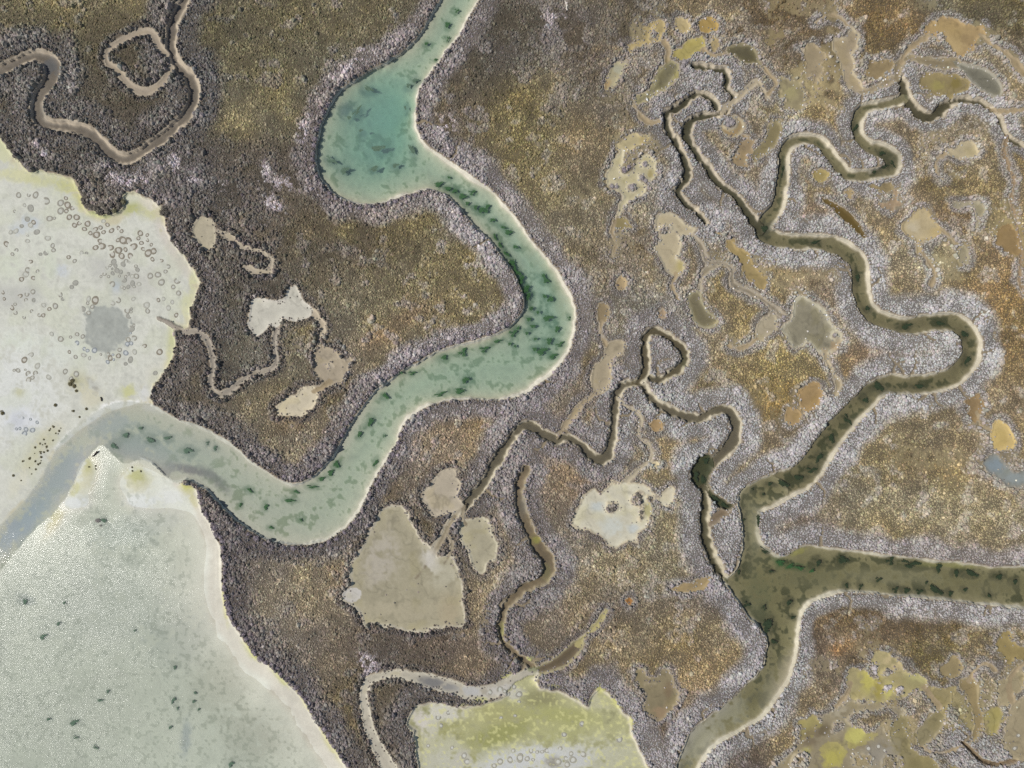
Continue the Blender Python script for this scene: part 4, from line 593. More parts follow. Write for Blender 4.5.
# shrubs of the creek banks: lilac grey, darker towards the west
BK = np.empty((NY, NX, 3), np.float32); bs = np.full((NY, NX), 0.15, np.float32)
e2 = sstep(380, 700, X32 + 30 * n60)[..., None]
BK[:] = (alb((136, 127, 121)) * (1 - e2) + alb((150, 145, 144)) * e2) * 0.15
for x, y, rx, ry, c, wt in [(90, 150, 130, 30, (104, 97, 93), 1), (50, 70, 70, 60, (112, 106, 102), 1), (140, 60, 50, 50, (106, 99, 95), 1), (210, 70, 26, 70, (100, 98, 98), 1), (240, 250, 60, 120, (110, 101, 99), 1.2), (200, 420, 60, 40, (116, 107, 103), 1), (180, 175, 30, 20, (140, 130, 134), 0.8), (380, 90, 50, 70, (140, 128, 130), 1), (470, 110, 40, 80, (136, 126, 128), 1), (300, 190, 60, 30, (128, 116, 118), 0.8), (470, 250, 30, 80, (156, 146, 150), 1.2), (440, 360, 80, 30, (142, 132, 136), 1.1), (310, 460, 60, 30, (122, 112, 114), 1.1), (420, 420, 50, 40, (136, 126, 128), 1), (240, 600, 40, 80, (106, 97, 98), 1.3), (320, 700, 60, 60, (112, 103, 104), 1.2), (430, 640, 90, 30, (104, 94, 94), 1.1), (270, 545, 60, 20, (108, 100, 102), 1), (370, 510, 40, 40, (112, 104, 104), 1), (440, 540, 60, 60, (116, 108, 108), 1), (520, 640, 60, 40, (122, 112, 114), 1), (540, 380, 60, 60, (136, 126, 130), 1), (560, 60, 60, 60, (122, 112, 114), 0.9), (560, 500, 60, 60, (134, 124, 126), 0.9), (610, 300, 80, 60, (148, 138, 140), 1), (700, 150, 90, 90, (156, 150, 152), 1.2), (880, 120, 160, 120, (166, 160, 160), 1.2), (900, 320, 160, 80, (172, 168, 170), 1.2), (700, 460, 60, 60, (164, 160, 162), 1.2), (830, 500, 80, 60, (164, 158, 162), 1.2), (950, 545, 80, 20, (160, 148, 146), 1.2), (900, 610, 140, 20, (166, 160, 162), 1.3), (800, 700, 60, 60, (166, 162, 164), 1.3), (700, 640, 80, 60, (152, 144, 150), 1.1), (590, 680, 50, 40, (140, 130, 134), 1), (650, 740, 60, 30, (156, 148, 152), 1), (930, 720, 100, 60, (156, 150, 150), 1.1), (400, 720, 50, 50, (106, 98, 96), 1.2)]:
    w, b = blob(x, y, rx, ry, 0, 0.3)
    BK[w] += alb(grey(c, 0.35)) * (b * wt)[..., None]; bs[w] += b * wt
BK /= bs[..., None]; BK *= (1.16 - 0.16 * e2) * np.array([0.84, 0.835, 0.775], np.float32)
# pale dead scrub on the levee behind the salt flat and at the pool
PALE = [(176, 166, 6, 11, 0.2), (180, 180, 5, 12, -0.3), (197, 182, 10, 4, 0.2), (222, 186, 9, 4, 0.2), (150, 182, 20, 5, 0.3), (108, 168, 9, 4, 0), (120, 180, 14, 5, 0.4), (48, 155, 6, 5, 0), (38, 146, 4, 4, 0), (135, 184, 8, 6, 0), (355, 66, 18, 4, -0.5), (365, 50, 10, 5, 0), (304, 130, 5, 14, 0.2), (268, 172, 5, 10, 0), (446, 130, 10, 12, 0.4), (566, 8, 4, 12, 0), (555, 20, 9, 10, 0), (365, 660, 14, 8, 0.2), (370, 672, 10, 5, 0), (290, 186, 20, 5, 0.2), (275, 205, 12, 6, 0.5)]
pale = np.zeros((NY, NX), np.float32)
for x, y, rx, ry, rot in PALE:
    w, b = blob(x, y, rx, ry, rot, 0.6); pale[w] = np.maximum(pale[w], b * sstep(-0.2, 0.3, n3[w] + n8[w]))
wb = 23 + 4 * n20 + 4 * n60
wb = np.where(X32 < 260, wb * 1.15, wb)
wb = wb * (1 - 0.35 * sstep(600, 680, X32) * sstep(230, 150, Y32))
bank = 1 - sstep(wb * 0.55, wb * 1.1, np.where(DC < BIG, DC, BIG))
bank = np.maximum(bank, (1 - sstep(3, 9, D + 2 * n8)) * 0.75)
# the dark fringe towards salt flat and bay
fr = np.zeros((NY, NX), np.float32)
for f in FEATS:
    if f['kind'] in ('salt', 'bay', 'algal'):
        w = f['win']; fr[w] = np.maximum(fr[w], 1 - sstep(14, 34, f['sd'] + 6 * n20[w]))
bank = np.maximum(bank, fr)
scrub = np.zeros((NY, NX), np.float32)                # grey scrub among the pans of the upper right
for x, y, rx, ry, a in [(640, 60, 50, 60, 0.65), (740, 60, 60, 60, 0.5), (550, 30, 30, 40, 0.8), (960, 700, 60, 50, 0.5), (640, 330, 60, 60, 0.55), (660, 240, 50, 60, 0.4), (880, 720, 60, 40, 0.6), (345, 250, 20, 9, 0.8), (290, 240, 20, 10, 0.6), (230, 230, 50, 60, 0.85), (180, 200, 60, 40, 0.8), (580, 40, 16, 40, 0.6), (950, 230, 40, 14, 0.5), (980, 110, 50, 50, 0.4), (470, 560, 30, 60, 0.5), (420, 500, 30, 30, 0.5), (620, 450, 20, 30, 0.5)]:
    w, b = blob(x, y, rx, ry, 0, 0.9); scrub[w] = np.maximum(scrub[w], a * b * sstep(-0.45, 0.15, n20[w] + 0.5 * n8[w]))
n14 = fbm(X, Y, 15, 2, 3).astype(np.float32); n26 = fbm(X, Y, 30, 1, 4).astype(np.float32); n40 = fbm(X, Y, 34, 3, 3).astype(np.float32)
bank = np.maximum(bank, 0.45 * east * sstep(0.3, 0.9, n14 + 0.3 * n8))
bank = np.maximum(bank, 0.6 * (1 - east) * sstep(0.5, 0.95, n14 + 0.3 * n8))
bank = np.clip(np.maximum(bank, scrub), 0, 1)
V *= 1 - east[..., None] * np.array([0.19, 0.19, 0.22], np.float32)
V *= np.array([0.96, 0.99, 0.88], np.float32)
V *= (1 + np.stack([0.09 * n40, 0.06 * n40, -0.06 * n40], -1)) * (1 + 0.16 * n14[..., None])
bare = np.zeros((NY, NX), np.float32)
for x, y, rx, ry, a in [(690, 60, 80, 50, 1), (800, 60, 80, 70, 1), (950, 50, 90, 60, 1), (985, 250, 70, 90, 0.9), (890, 710, 130, 70, 1), (770, 300, 60, 60, 0.8), (640, 190, 60, 80, 0.7), (960, 430, 70, 60, 0.7), (930, 160, 80, 50, 0.8), (320, 400, 40, 50, 0.6), (600, 420, 30, 40, 0.5), (790, 390, 40, 30, 0.6), (470, 590, 40, 50, 0.5)]:
    w, b = blob(x, y, rx, ry, 0, 0.5); bare[w] = np.maximum(bare[w], a * np.clip(b * 1.5, 0, 1))
gul = np.full((NY, NX), BIG, np.float32)
rg_ = np.random.default_rng(4)
cj, ci = np.nonzero((ID == 0) & (DC > 0.2) & (DC < 2.0) & (X > 380) & (X < 1030) & (Y > -6) & (Y < 775))
for q in rg_.choice(len(cj), 70, replace=False):
    x, y = X[cj[q], ci[q]], Y[cj[q], ci[q]]
    gx, gy = np.gradient(DC[cj[q] - 1:cj[q] + 2, ci[q] - 1:ci[q] + 2])[::-1]
    a = math.atan2(gy[1, 1], gx[1, 1]); n_ = rg_.integers(4, 10); pts = []
    for k in range(n_):
        pts.append((x, y, 2.4 * (1 - k / n_) + 0.7)); a += rg_.normal(0, 0.5); x += 3.4 * math.cos(a); y += 3.4 * math.sin(a)
    P_ = smooth(pts, False); w = window(P_[:, 0].min() - 6, P_[:, 1].min() - 6, P_[:, 0].max() + 6, P_[:, 1].max() + 6)
    gul[w] = np.minimum(gul[w], line_sd(P_, 5, w))
gul = sstep(0.7, -0.5, gul) * m_marsh
bare *= sstep(0.18, 0.50, n26 + 0.25 * n8) * m_marsh * (1 - (1 - sstep(6, 14, DC)))
VC = V * (1 - bank[..., None]) + BK * bank[..., None]
VC *= (1 + 0.13 * n20 + 0.12 * n8)[..., None]
VC = VC * (1 - 0.8 * pale[..., None]) + alb((196, 184, 184)) * (0.8 * pale[..., None])
CG[:] = np.where(((ID == 0) & (D > 2.2))[..., None], CG * 0.45 + VC * 0.45, CG)
CG[:] = CG * (1 - bare[..., None]) + bare[..., None] * (V * 0.8 + alb((160, 148, 110)) * 0.38) * (1 + 0.12 * n8 + 0.1 * n3)[..., None]
Z -= 0.06 * bare
CG[:] = CG * (1 - gul[..., None]) + alb((140, 127, 104)) * gul[..., None]
Z -= 0.16 * gul
bare = np.maximum(bare, gul * 1.1)

# ================================================================ materials
def new_mat(name):
    m = bpy.data.materials.new(name); m.use_nodes = True
    nt = m.node_tree; nt.nodes.clear()
    return m, nt, lambda t, **k: _node(nt, t, k)


def _node(nt, t, k):
    n = nt.nodes.new(t)
    for a, v in k.items(): setattr(n, a, v)
    return n


def ground_mat(name, fine=9.0, amt=0.22, bump=0.25, dist=0.04):
    m, nt, N = new_mat(name); L = nt.links.new
    out = N('ShaderNodeOutputMaterial'); b = N('ShaderNodeBsdfPrincipled')
    at = N('ShaderNodeAttribute', attribute_name='tone'); rg = N('ShaderNodeAttribute', attribute_name='rough')
    tc = N('ShaderNodeTexCoord')
    n1 = N('ShaderNodeTexNoise'); n1.inputs['Scale'].default_value = fine; n1.inputs['Detail'].default_value = 4; n1.inputs['Roughness'].default_value = 0.7
    L(tc.outputs['Object'], n1.inputs['Vector'])
    mr = N('ShaderNodeMapRange'); mr.inputs[1].default_value = 0.3; mr.inputs[2].default_value = 0.7; mr.inputs[3].default_value = 1 - amt; mr.inputs[4].default_value = 1 + amt
    L(n1.outputs['Fac'], mr.inputs[0])
    mx = N('ShaderNodeVectorMath', operation='SCALE')
    L(at.outputs['Color'], mx.inputs[0]); L(mr.outputs[0], mx.inputs['Scale'])
    L(mx.outputs[0], b.inputs['Base Color']); L(rg.outputs['Fac'], b.inputs['Roughness'])
    b.inputs['Specular IOR Level'].default_value = 0.25
    bp = N('ShaderNodeBump'); bp.inputs['Strength'].default_value = bump; bp.inputs['Distance'].default_value = dist
    L(n1.outputs['Fac'], bp.inputs['Height']); L(bp.outputs[0], b.inputs['Normal'])
    L(b.outputs[0], out.inputs[0])
    return m


def water_mat(name, k, scat, turb, rip_scale, rip_dist, rough):
    """clear water that colours with its depth: what lies below shows through, tinted; suspended silt scatters; the surface mirrors"""
    m, nt, N = new_mat(name); L = nt.links.new
    out = N('ShaderNodeOutputMaterial')
    dp = N('ShaderNodeAttribute', attribute_name='depth')
    ex = N('ShaderNodeCombineXYZ')
    for i in range(3):
        mu = N('ShaderNodeMath', operation='MULTIPLY'); mu.inputs[1].default_value = -k[i]; L(dp.outputs['Fac'], mu.inputs[0])
        e = N('ShaderNodeMath', operation='EXPONENT'); L(mu.outputs[0], e.inputs[0]); L(e.outputs[0], ex.inputs[i])
    tr = N('ShaderNodeBsdfTransparent'); L(ex.outputs[0], tr.inputs[0])
    df = N('ShaderNodeBsdfDiffuse'); df.inputs[0].default_value = (*scat, 1)
    mu = N('ShaderNodeMath', operation='MULTIPLY'); mu.inputs[1].default_value = -turb; L(dp.outputs['Fac'], mu.inputs[0])
    e = N('ShaderNodeMath', operation='EXPONENT'); L(mu.outputs[0], e.inputs[0])
    om = N('ShaderNodeMath', operation='SUBTRACT'); om.inputs[0].default_value = 1; L(e.outputs[0], om.inputs[1])
    m1 = N('ShaderNodeMixShader'); L(om.outputs[0], m1.inputs[0]); L(tr.outputs[0], m1.inputs[1]); L(df.outputs[0], m1.inputs[2])
    tc = N('ShaderNodeTexCoord')
    n1 = N('ShaderNodeTexNoise'); n1.inputs['Scale'].default_value = rip_scale; n1.inputs['Detail'].default_value = 3; n1.inputs['Roughness'].default_value = 0.6
    L(tc.outputs['Object'], n1.inputs['Vector'])
    ra = N('ShaderNodeAttribute', attribute_name='ripple')
    md = N('ShaderNodeMath', operation='MULTIPLY'); md.inputs[1].default_value = rip_dist; L(ra.outputs['Fac'], md.inputs[0])
    bp = N('ShaderNodeBump'); bp.inputs['Strength'].default_value = 1.0; L(md.outputs[0], bp.inputs['Distance'])
    L(n1.outputs['Fac'], bp.inputs['Height'])
    fr = N('ShaderNodeFresnel'); fr.inputs[0].default_value = 1.33; L(bp.outputs[0], fr.inputs['Normal'])
    gl = N('ShaderNodeBsdfGlossy'); gl.inputs['Roughness'].default_value = rough; L(bp.outputs[0], gl.inputs['Normal'])
    m2 = N('ShaderNodeMixShader'); L(fr.outputs[0], m2.inputs[0]); L(m1.outputs[0], m2.inputs[1]); L(gl.outputs[0], m2.inputs[2])
    L(m2.outputs[0], out.inputs[0])
    return m


def plant_mat(name, attr='tone', rough=0.9):
    m, nt, N = new_mat(name); L = nt.links.new
    out = N('ShaderNodeOutputMaterial'); b = N('ShaderNodeBsdfPrincipled')
    at = N('ShaderNodeAttribute', attribute_name=attr)
    n1 = N('ShaderNodeTexNoise'); n1.inputs['Scale'].default_value = 14; n1.inputs['Detail'].default_value = 2
    tc = N('ShaderNodeTexCoord'); L(tc.outputs['Object'], n1.inputs['Vector'])
    mr = N('ShaderNodeMapRange'); mr.inputs[1].default_value = 0.3; mr.inputs[2].default_value = 0.7; mr.inputs[3].default_value = 0.75; mr.inputs[4].default_value = 1.25
    L(n1.outputs['Fac'], mr.inputs[0])
    mx = N('ShaderNodeVectorMath', operation='SCALE'); L(at.outputs['Color'], mx.inputs[0]); L(mr.outputs[0], mx.inputs['Scale'])
    L(mx.outputs[0], b.inputs['Base Color']); b.inputs['Roughness'].default_value = rough; b.inputs['Specular IOR Level'].default_value = 0.15
    L(b.outputs[0], out.inputs[0])
    return m


def flat_mat(name, c, rough=0.8, noise=0.2, scale=8.0):
    m, nt, N = new_mat(name); L = nt.links.new
    out = N('ShaderNodeOutputMaterial'); b = N('ShaderNodeBsdfPrincipled')
    n1 = N('ShaderNodeTexNoise'); n1.inputs['Scale'].default_value = scale; n1.inputs['Detail'].default_value = 4
    tc = N('ShaderNodeTexCoord'); L(tc.outputs['Object'], n1.inputs['Vector'])
    rp = N('ShaderNodeValToRGB'); a = np.clip(alb(c), 0, 1)
    rp.color_ramp.elements[0].position = 0.3; rp.color_ramp.elements[1].position = 0.7
    rp.color_ramp.elements[0].color = (*(a * (1 - noise)), 1); rp.color_ramp.elements[1].color = (*np.clip(a * (1 + noise), 0, 0.9), 1)
    L(n1.outputs['Fac'], rp.inputs[0]); L(rp.outputs[0], b.inputs['Base Color'])
    b.inputs['Roughness'].default_value = rough; b.inputs['Specular IOR Level'].default_value = 0.2
    L(b.outputs[0], out.inputs[0])
    return m


MAT = dict(
    marsh=ground_mat('marsh_soil', 7, 0.3, 0.5, 0.06), salt=ground_mat('salt_mud', 5, 0.06, 0.15, 0.02), bay=ground_mat('bay_sand', 4, 0.08, 0.15, 0.02),
    bed=ground_mat('creek_mud', 6, 0.12, 0.25, 0.03), pan=ground_mat('pan_mud', 5, 0.08, 0.2, 0.02), algal=ground_mat('algae_mud', 8, 0.16, 0.35, 0.03),
    w_green=water_mat('green_water', (0.42, 0.19, 0.23), (0.35, 0.54, 0.49), 0.15, 5.0, 0.020, 0.10),
    w_dark=water_mat('olive_water', (0.36, 0.34, 0.52), (0.15, 0.14, 0.095), 0.2, 3.0, 0.006, 0.06),
    w_mud=water_mat('brown_water', (1.2, 1.2, 1.3), (0.16, 0.14, 0.11), 1.0, 3.0, 0.004, 0.08),
    w_bay=water_mat('bay_water', (0.5, 0.3, 0.4), (0.42, 0.47, 0.41), 0.7, 5.5, 0.044, 0.15),
    plant=plant_mat('marsh_shrub'))


# ================================================================ meshes
def mesh_from(name, verts, loops, starts, totals, smooth_=True):
    me = bpy.data.meshes.new(name)
    me.vertices.add(len(verts)); me.vertices.foreach_set('co', np.ascontiguousarray(verts, np.float32).ravel())
    me.loops.add(len(loops)); me.loops.foreach_set('vertex_index', np.ascontiguousarray(loops, np.int32))
    me.polygons.add(len(starts)); me.polygons.foreach_set('loop_start', np.ascontiguousarray(starts, np.int32))
    me.polygons.foreach_set('loop_total', np.ascontiguousarray(totals, np.int32))
    me.polygons.foreach_set('use_smooth', np.full(len(starts), smooth_, bool))
    me.update(calc_edges=True)
    return me


def add_attr(me, name, vals):
    vals = np.asarray(vals, np.float32)
    if vals.ndim == 2:
        a = me.attributes.new(name, 'FLOAT_COLOR', 'POINT')
        v = np.ones((len(vals), 4), np.float32); v[:, :3] = vals; a.data.foreach_set('color', v.ravel())
    else:
        a = me.attributes.new(name, 'FLOAT', 'POINT'); a.data.foreach_set('value', vals)


def tag(o, label=None, cat=None, group=None, kind=None):
    if label: o['label'] = label
    if cat: o['category'] = cat
    if group: o['group'] = group
    if kind: o['kind'] = kind
    return o


def link(name, me, mat=None, parent=None):
    if mat is not None and not me.materials: me.materials.append(mat)
    o = bpy.data.objects.new(name, me); COL.objects.link(o)
    if parent: o.parent = parent
    return o


WXG = wx(X).astype(np.float32); WYG = wy(Y).astype(np.float32)


def sheet(name, cells, zarr, attrs, mat):
    """the grid cells of a mask (NY-1 x NX-1) as one mesh"""
    r, c = np.nonzero(cells)
    q = np.stack([r * NX + c, (r + 1) * NX + c, (r + 1) * NX + c + 1, r * NX + c + 1], 1)
    u, inv = np.unique(q.ravel(), return_inverse=True)
    v = np.stack([WXG.ravel()[u], WYG.ravel()[u], np.broadcast_to(zarr, X.shape).ravel()[u]], 1)
    n = len(q)
    me = mesh_from(name, v, inv, np.arange(n) * 4, np.full(n, 4))
    for k, a in attrs.items():
        add_attr(me, k, a.reshape(-1, 3)[u] if a.ndim == 3 else a.ravel()[u])
    return link(name, me, mat)


cid = ID[:-1, :-1]
att = dict(tone=CG, rough=ROUGH)
tag(sheet('marsh_ground', cid == 0, Z, att, MAT['marsh']), 'dark peaty marsh ground under the shrubs', 'ground', kind='structure')
cats = dict(salt_flat='salt flat', bay_bed='seabed', creek_bed='creek bed', mud_channel='mud gully', mud_pan='mud pan', pool='pool', algae_flat='mud flat')
matk = dict(salt='salt', bay='bay', algal='algal', pan='pan')
zlow = np.minimum(np.minimum(Z[:-1, :-1], Z[1:, :-1]), np.minimum(Z[:-1, 1:], Z[1:, 1:]))
ripple = (0.35 + 1.0 * sstep(310, 0, X32) * sstep(480, 620, Y32)).astype(np.float32) * (1 + 0.35 * n20)
wname = dict(green=('creek_water', 'clear pale green water of the wide creek with its turquoise pool'), bay=('bay_water', 'glittering shallow water of the pale bay'))
for f in FEATS:
    cells = cid == f['id']
    if not cells.any(): continue
    tag(sheet(f['name'], cells, Z, att, MAT[matk.get(f['kind'], 'bed')]), f['label'], cats[f['name']], kind='structure')
    lvl = None
    if f.get('water'):
        lvl, wm, wn = 0.0, MAT['w_' + {'mid': 'mud'}.get(f['water'], f['water'])], 'creek_water'
    elif f.get('wet'):
        lvl, wm, wn = 0.345, MAT['w_mud'], 'pool_water'
    if lvl is not None:
        wc = cells & (zlow < lvl)
        if wc.sum() > 12:
            dep = np.clip(lvl - Z, 0.0, 3).astype(np.float32)
            if f['water' if 'water' in f else 'kind'] in wname: wn, lab = wname[f['water']]
            else: lab = 'water over the ' + f['label']
            lab = ' '.join(lab.split()[:16])
            tag(sheet(wn, wc, np.float32(lvl), dict(depth=dep, ripple=ripple), wm), lab, 'water', kind='structure')

# ================================================================ the shrubs of the marsh
def sample(arr, px, py):
    i = np.clip(np.searchsorted(xs, px), 0, NX - 1); j = np.clip(np.searchsorted(ys, py), 0, NY - 1)
    return arr[j, i]


def jitter_grid(cell, m=56, seed=1):
    r = np.random.default_rng(seed)
    gx = np.arange(-m, 1024 + m, cell); gy = np.arange(-m, 768 + m, cell * 0.9)
    px, py = np.meshgrid(gx, gy); px = px + (np.arange(len(gy)) % 2)[:, None] * cell * 0.5
    px = px.ravel() + r.uniform(-0.55, 0.55, px.size) * cell; py = py.ravel() + r.uniform(-0.55, 0.55, py.size) * cell
    return px, py, r


VEGK = 1.45        # plants are given the colour of their lit tips, not of the mean of tips and gaps


def shrub_mesh(name, px, py, rad, hgt, tone, r, label, ring=5):
    """one mesh of many small uneven domes, each sitting on the ground"""
    n = len(px)
    z0 = sample(Z, px, py) - 0.03
    a0 = r.uniform(0, 6.28, n)
    V_ = np.empty((n, 2 * ring + 1, 3), np.float32)
    cx, cy = wx(px), wy(py)
    for k in range(ring):
        a = a0 + 6.2832 * k / ring
        r1 = rad * r.uniform(0.75, 1.3, n); r2 = rad * r.uniform(0.4, 0.75, n)
        V_[:, k] = np.stack([cx + r1 * np.cos(a), cy + r1 * np.sin(a), z0 + 0.05 * hgt], 1)
        a = a + 3.1416 / ring
        V_[:, ring + k] = np.stack([cx + r2 * np.cos(a), cy + r2 * np.sin(a), z0 + hgt * r.uniform(0.5, 0.95, n)], 1)
    V_[:, 2 * ring] = np.stack([cx + rad * r.uniform(-0.25, 0.25, n), cy + rad * r.uniform(-0.25, 0.25, n), z0 + hgt], 1)
    tri = []
    for k in range(ring):
        k2 = (k + 1) % ring
        tri += [(k, k2, ring + k), (ring + k, k2, ring + k2), (ring + k, ring + k2, 2 * ring)]
    tri = np.array(tri, np.int32)
    lo = (tri[None] + (np.arange(n) * (2 * ring + 1))[:, None, None]).reshape(-1)
    nt_ = n * len(tri)
    me = mesh_from(name, V_.reshape(-1, 3), lo, np.arange(nt_) * 3, np.full(nt_, 3), False)
    add_attr(me, 'tone', np.repeat(tone, 2 * ring + 1, axis=0))
    return tag(link(name, me, MAT['plant']), label, 'shrubs', kind='stuff')


def tones(px, py, r, sig, extra=None):
    t = sample(VC, px, py) * VEGK
    g = np.exp(r.normal(0, 1, len(px)) * sig - sig * sig / 2)[:, None]
    t = t * g
    t *= 1 + r.normal(0, 0.03, t.shape)
    return np.clip(t, 0.008, 0.7).astype(np.float32)


# low cushion plants of the marsh interior
px, py, r = jitter_grid(1.5, seed=21)
d = sample(D, px, py); bk = sample(bank, px, py)
ok = (sample(ID, px, py) == 0) & (d > 1.0) & (bk < 0.30 + 0.4 * r.random(len(px))) & (r.random(len(px)) < 0.93 * (1 - 0.9 * sample(bare, px, py)))
px, py = px[ok], py[ok]; n = len(px)
rad = 1.5 / S * r.uniform(0.45, 0.85, n) * np.where(r.random(n) < 0.08, 1.6, 1) * (1 + 0.35 * np.clip(sample(n14, px, py) + 0.6 * sample(n8, px, py), -0.6, 1.2)); hg = rad * r.uniform(0.4, 1.2, n)
shrub_mesh('marsh_plants', px, py, rad, hg, tones(px, py, r, 0.27), r, 'low golden brown cushion plants covering the inner marsh', 4)
# bank shrubs
px, py, r = jitter_grid(1.75, seed=22)
d = sample(D, px, py); bk = sample(bank, px, py)
ok = (sample(ID, px, py) == 0) & (d > 0.6 + 0.7 * r.random(len(px))) & (bk > 0.32 + 0.35 * (r.random(len(px)) - 0.5)) & (r.random(len(px)) < 0.92 * (1 - 0.9 * sample(bare, px, py)))
px, py = px[ok], py[ok]; n = len(px)
d = sample(D, px, py); west = 1 - sstep(330, 620, px)
big = r.random(n) < 0.04 + 0.18 * west
rad = 1.75 / S * r.uniform(0.45, 0.8, n) * np.where(big, 1.55, 1.0) * (1 + 0.12 * west); cl_ = 1 + 0.45 * np.clip(sample(n20, px, py) + 0.6 * sample(n8, px, py), -0.6, 1.2); rad = rad * cl_; hg = rad * r.uniform(0.5, 1.25, n)
hg *= np.where(d < 5, 1.6, 1.0) * (1 + 0.15 * west)
shrub_mesh('saltbush_scrub', px, py, rad, hg, tones(px, py, r, 0.13 + 0.12 * west), r, 'dense grey lilac saltbush lining the creek banks', 4)
NPL = n


# stragglers creeping over the rims of pans
px, py, r = jitter_grid(1.9, seed=23)
d = -sample(D, px, py); t_ = (sample(m_pan, px, py) > 0) & ~np.isin(sample(ID, px, py), [f['id'] for f in FEATS if f.get('neat')])
ok = t_ & (d > 0) & (r.random(len(px)) < 0.55 * np.exp(-np.maximum(d, 0) / 1.5) + 0.003)
px, py = px[ok], py[ok]; n = len(px)
rad = 1.6 / S * r.uniform(0.35, 0.75, n); hg = rad * r.uniform(0.5, 1.2, n)
shrub_mesh('straggling_plants', px, py, rad, hg, tones(px, py, r, 0.36), r, 'small stray plants creeping over the rims of the mud pans')


# ---- single shrubs one can point at
def shrub_variant(seed, r0=0.5, h=0.62, n_leaf=150, flat=1.0):
    r = random.Random(seed); V_, F_ = [], []
    lobes = [(r.uniform(-.3, .3) * r0, r.uniform(-.3, .3) * r0, r.uniform(.6, .85) * r0) for _ in range(4)]
    for _ in range(n_leaf):
        lx, ly, lr = r.choice(lobes)
        th = r.uniform(0, 6.283); ph = math.acos(r.uniform(0.0, 1.0))
        rr = lr * r.uniform(0.55, 1.12)
        p = np.array([lx + rr * math.sin(ph) * math.cos(th), ly + rr * math.sin(ph) * math.sin(th), h * (0.08 + 0.95 * math.cos(ph) * rr / r0)])
        s = r.uniform(.05, .12)
        u = np.array([r.uniform(-1, 1), r.uniform(-1, 1), r.uniform(-.6, .6)]); u /= np.linalg.norm(u)
        w_ = np.cross(u, [r.uniform(-.7, .7), r.uniform(-.7, .7), 1]); w_ /= np.linalg.norm(w_)
        b = len(V_)
        V_ += [p - u * s, p + w_ * s * .6, p + u * s, p - w_ * s * .6]; F_.append((b, b + 1, b + 2, b + 3))
    b = len(V_); R = 8                                   # the woody heart
    for k in range(R):
        a = 6.2832 * k / R; q = r0 * r.uniform(.6, .85)
        V_.append((q * math.cos(a), q * math.sin(a), 0))
    for k in range(R):
        a = 6.2832 * (k + .5) / R; q = r0 * r.uniform(.38, .5)
        V_.append((q * math.cos(a), q * math.sin(a), h * r.uniform(.45, .62)))
    V_.append((0, 0, h * .7))
    for k in range(R):
        k2 = (k + 1) % R
        F_ += [(b + k, b + k2, b + R + k), (b + R + k, b + k2, b + R + k2), (b + R + k, b + R + k2, b + 2 * R)]
    me = bpy.data.meshes.new('saltbush'); me.from_pydata([tuple(v) for v in V_], [], F_)
    return me


SHM = {}
for key, c in dict(dark=(104, 98, 88), olive=(112, 108, 84), grey=(150, 142, 140), pale=(186, 178, 176), lilac=(132, 122, 126), tuft=(92, 86, 62)).items():
    mt = flat_mat('shrub_' + key, tuple(min(255, v * 1.12) for v in c), 0.9, 0.35, 9)
    SHM[key] = []
    for q in range(4):
        me = shrub_variant(hash(key) % 7 + q * 13 + len(key)); me.materials.append(mt); SHM[key].append(me)


def shrub(px, py, rpx, key, label, group=None, name='saltbush', hs=1.0):
    o = bpy.data.objects.new(name, random.choice(SHM[key])); COL.objects.link(o)
    z = float(sample(Z, np.array([px]), np.array([py]))[0])
    o.location = (wx(px), wy(py), z - 0.02)
    s = rpx / S / 0.5
    o.scale = (s * random.uniform(.9, 1.15), s * random.uniform(.9, 1.15), s * hs * random.uniform(.8, 1.1))
    o.rotation_euler = (0, 0, random.uniform(0, 6.28))
    tag(o, label, 'shrub', group)
    return o


# along the edge of the salt flat, the beach, the green creek
def along(pts, off, step, rp, key, label, group, jit=1.2, hs=1.0):
    P = smooth(pts, False)[:, :2]; seg = np.hypot(*(P[1:] - P[:-1]).T); cum = np.concatenate([[0], np.cumsum(seg)])
    s = step * 0.5
    while s < cum[-1]:
        i = min(np.searchsorted(cum, s) - 1, len(P) - 2); i = max(i, 0); t = (s - cum[i]) / max(seg[i], 1e-6)
        p = P[i] + (P[i + 1] - P[i]) * t; tv = (P[i + 1] - P[i]) / max(seg[i], 1e-6); nv = np.array([-tv[1], tv[0]])
        q = p + nv * (off + random.uniform(-jit, jit)) + tv * random.uniform(-jit, jit)
        if -8 < q[0] < 1032 and -8 < q[1] < 776 and sample(ID, np.array([q[0]]), np.array([q[1]]))[0] == 0:
            shrub(q[0], q[1], random.uniform(*rp), key, label, group, hs=hs)
        s += step * random.uniform(.75, 1.35)


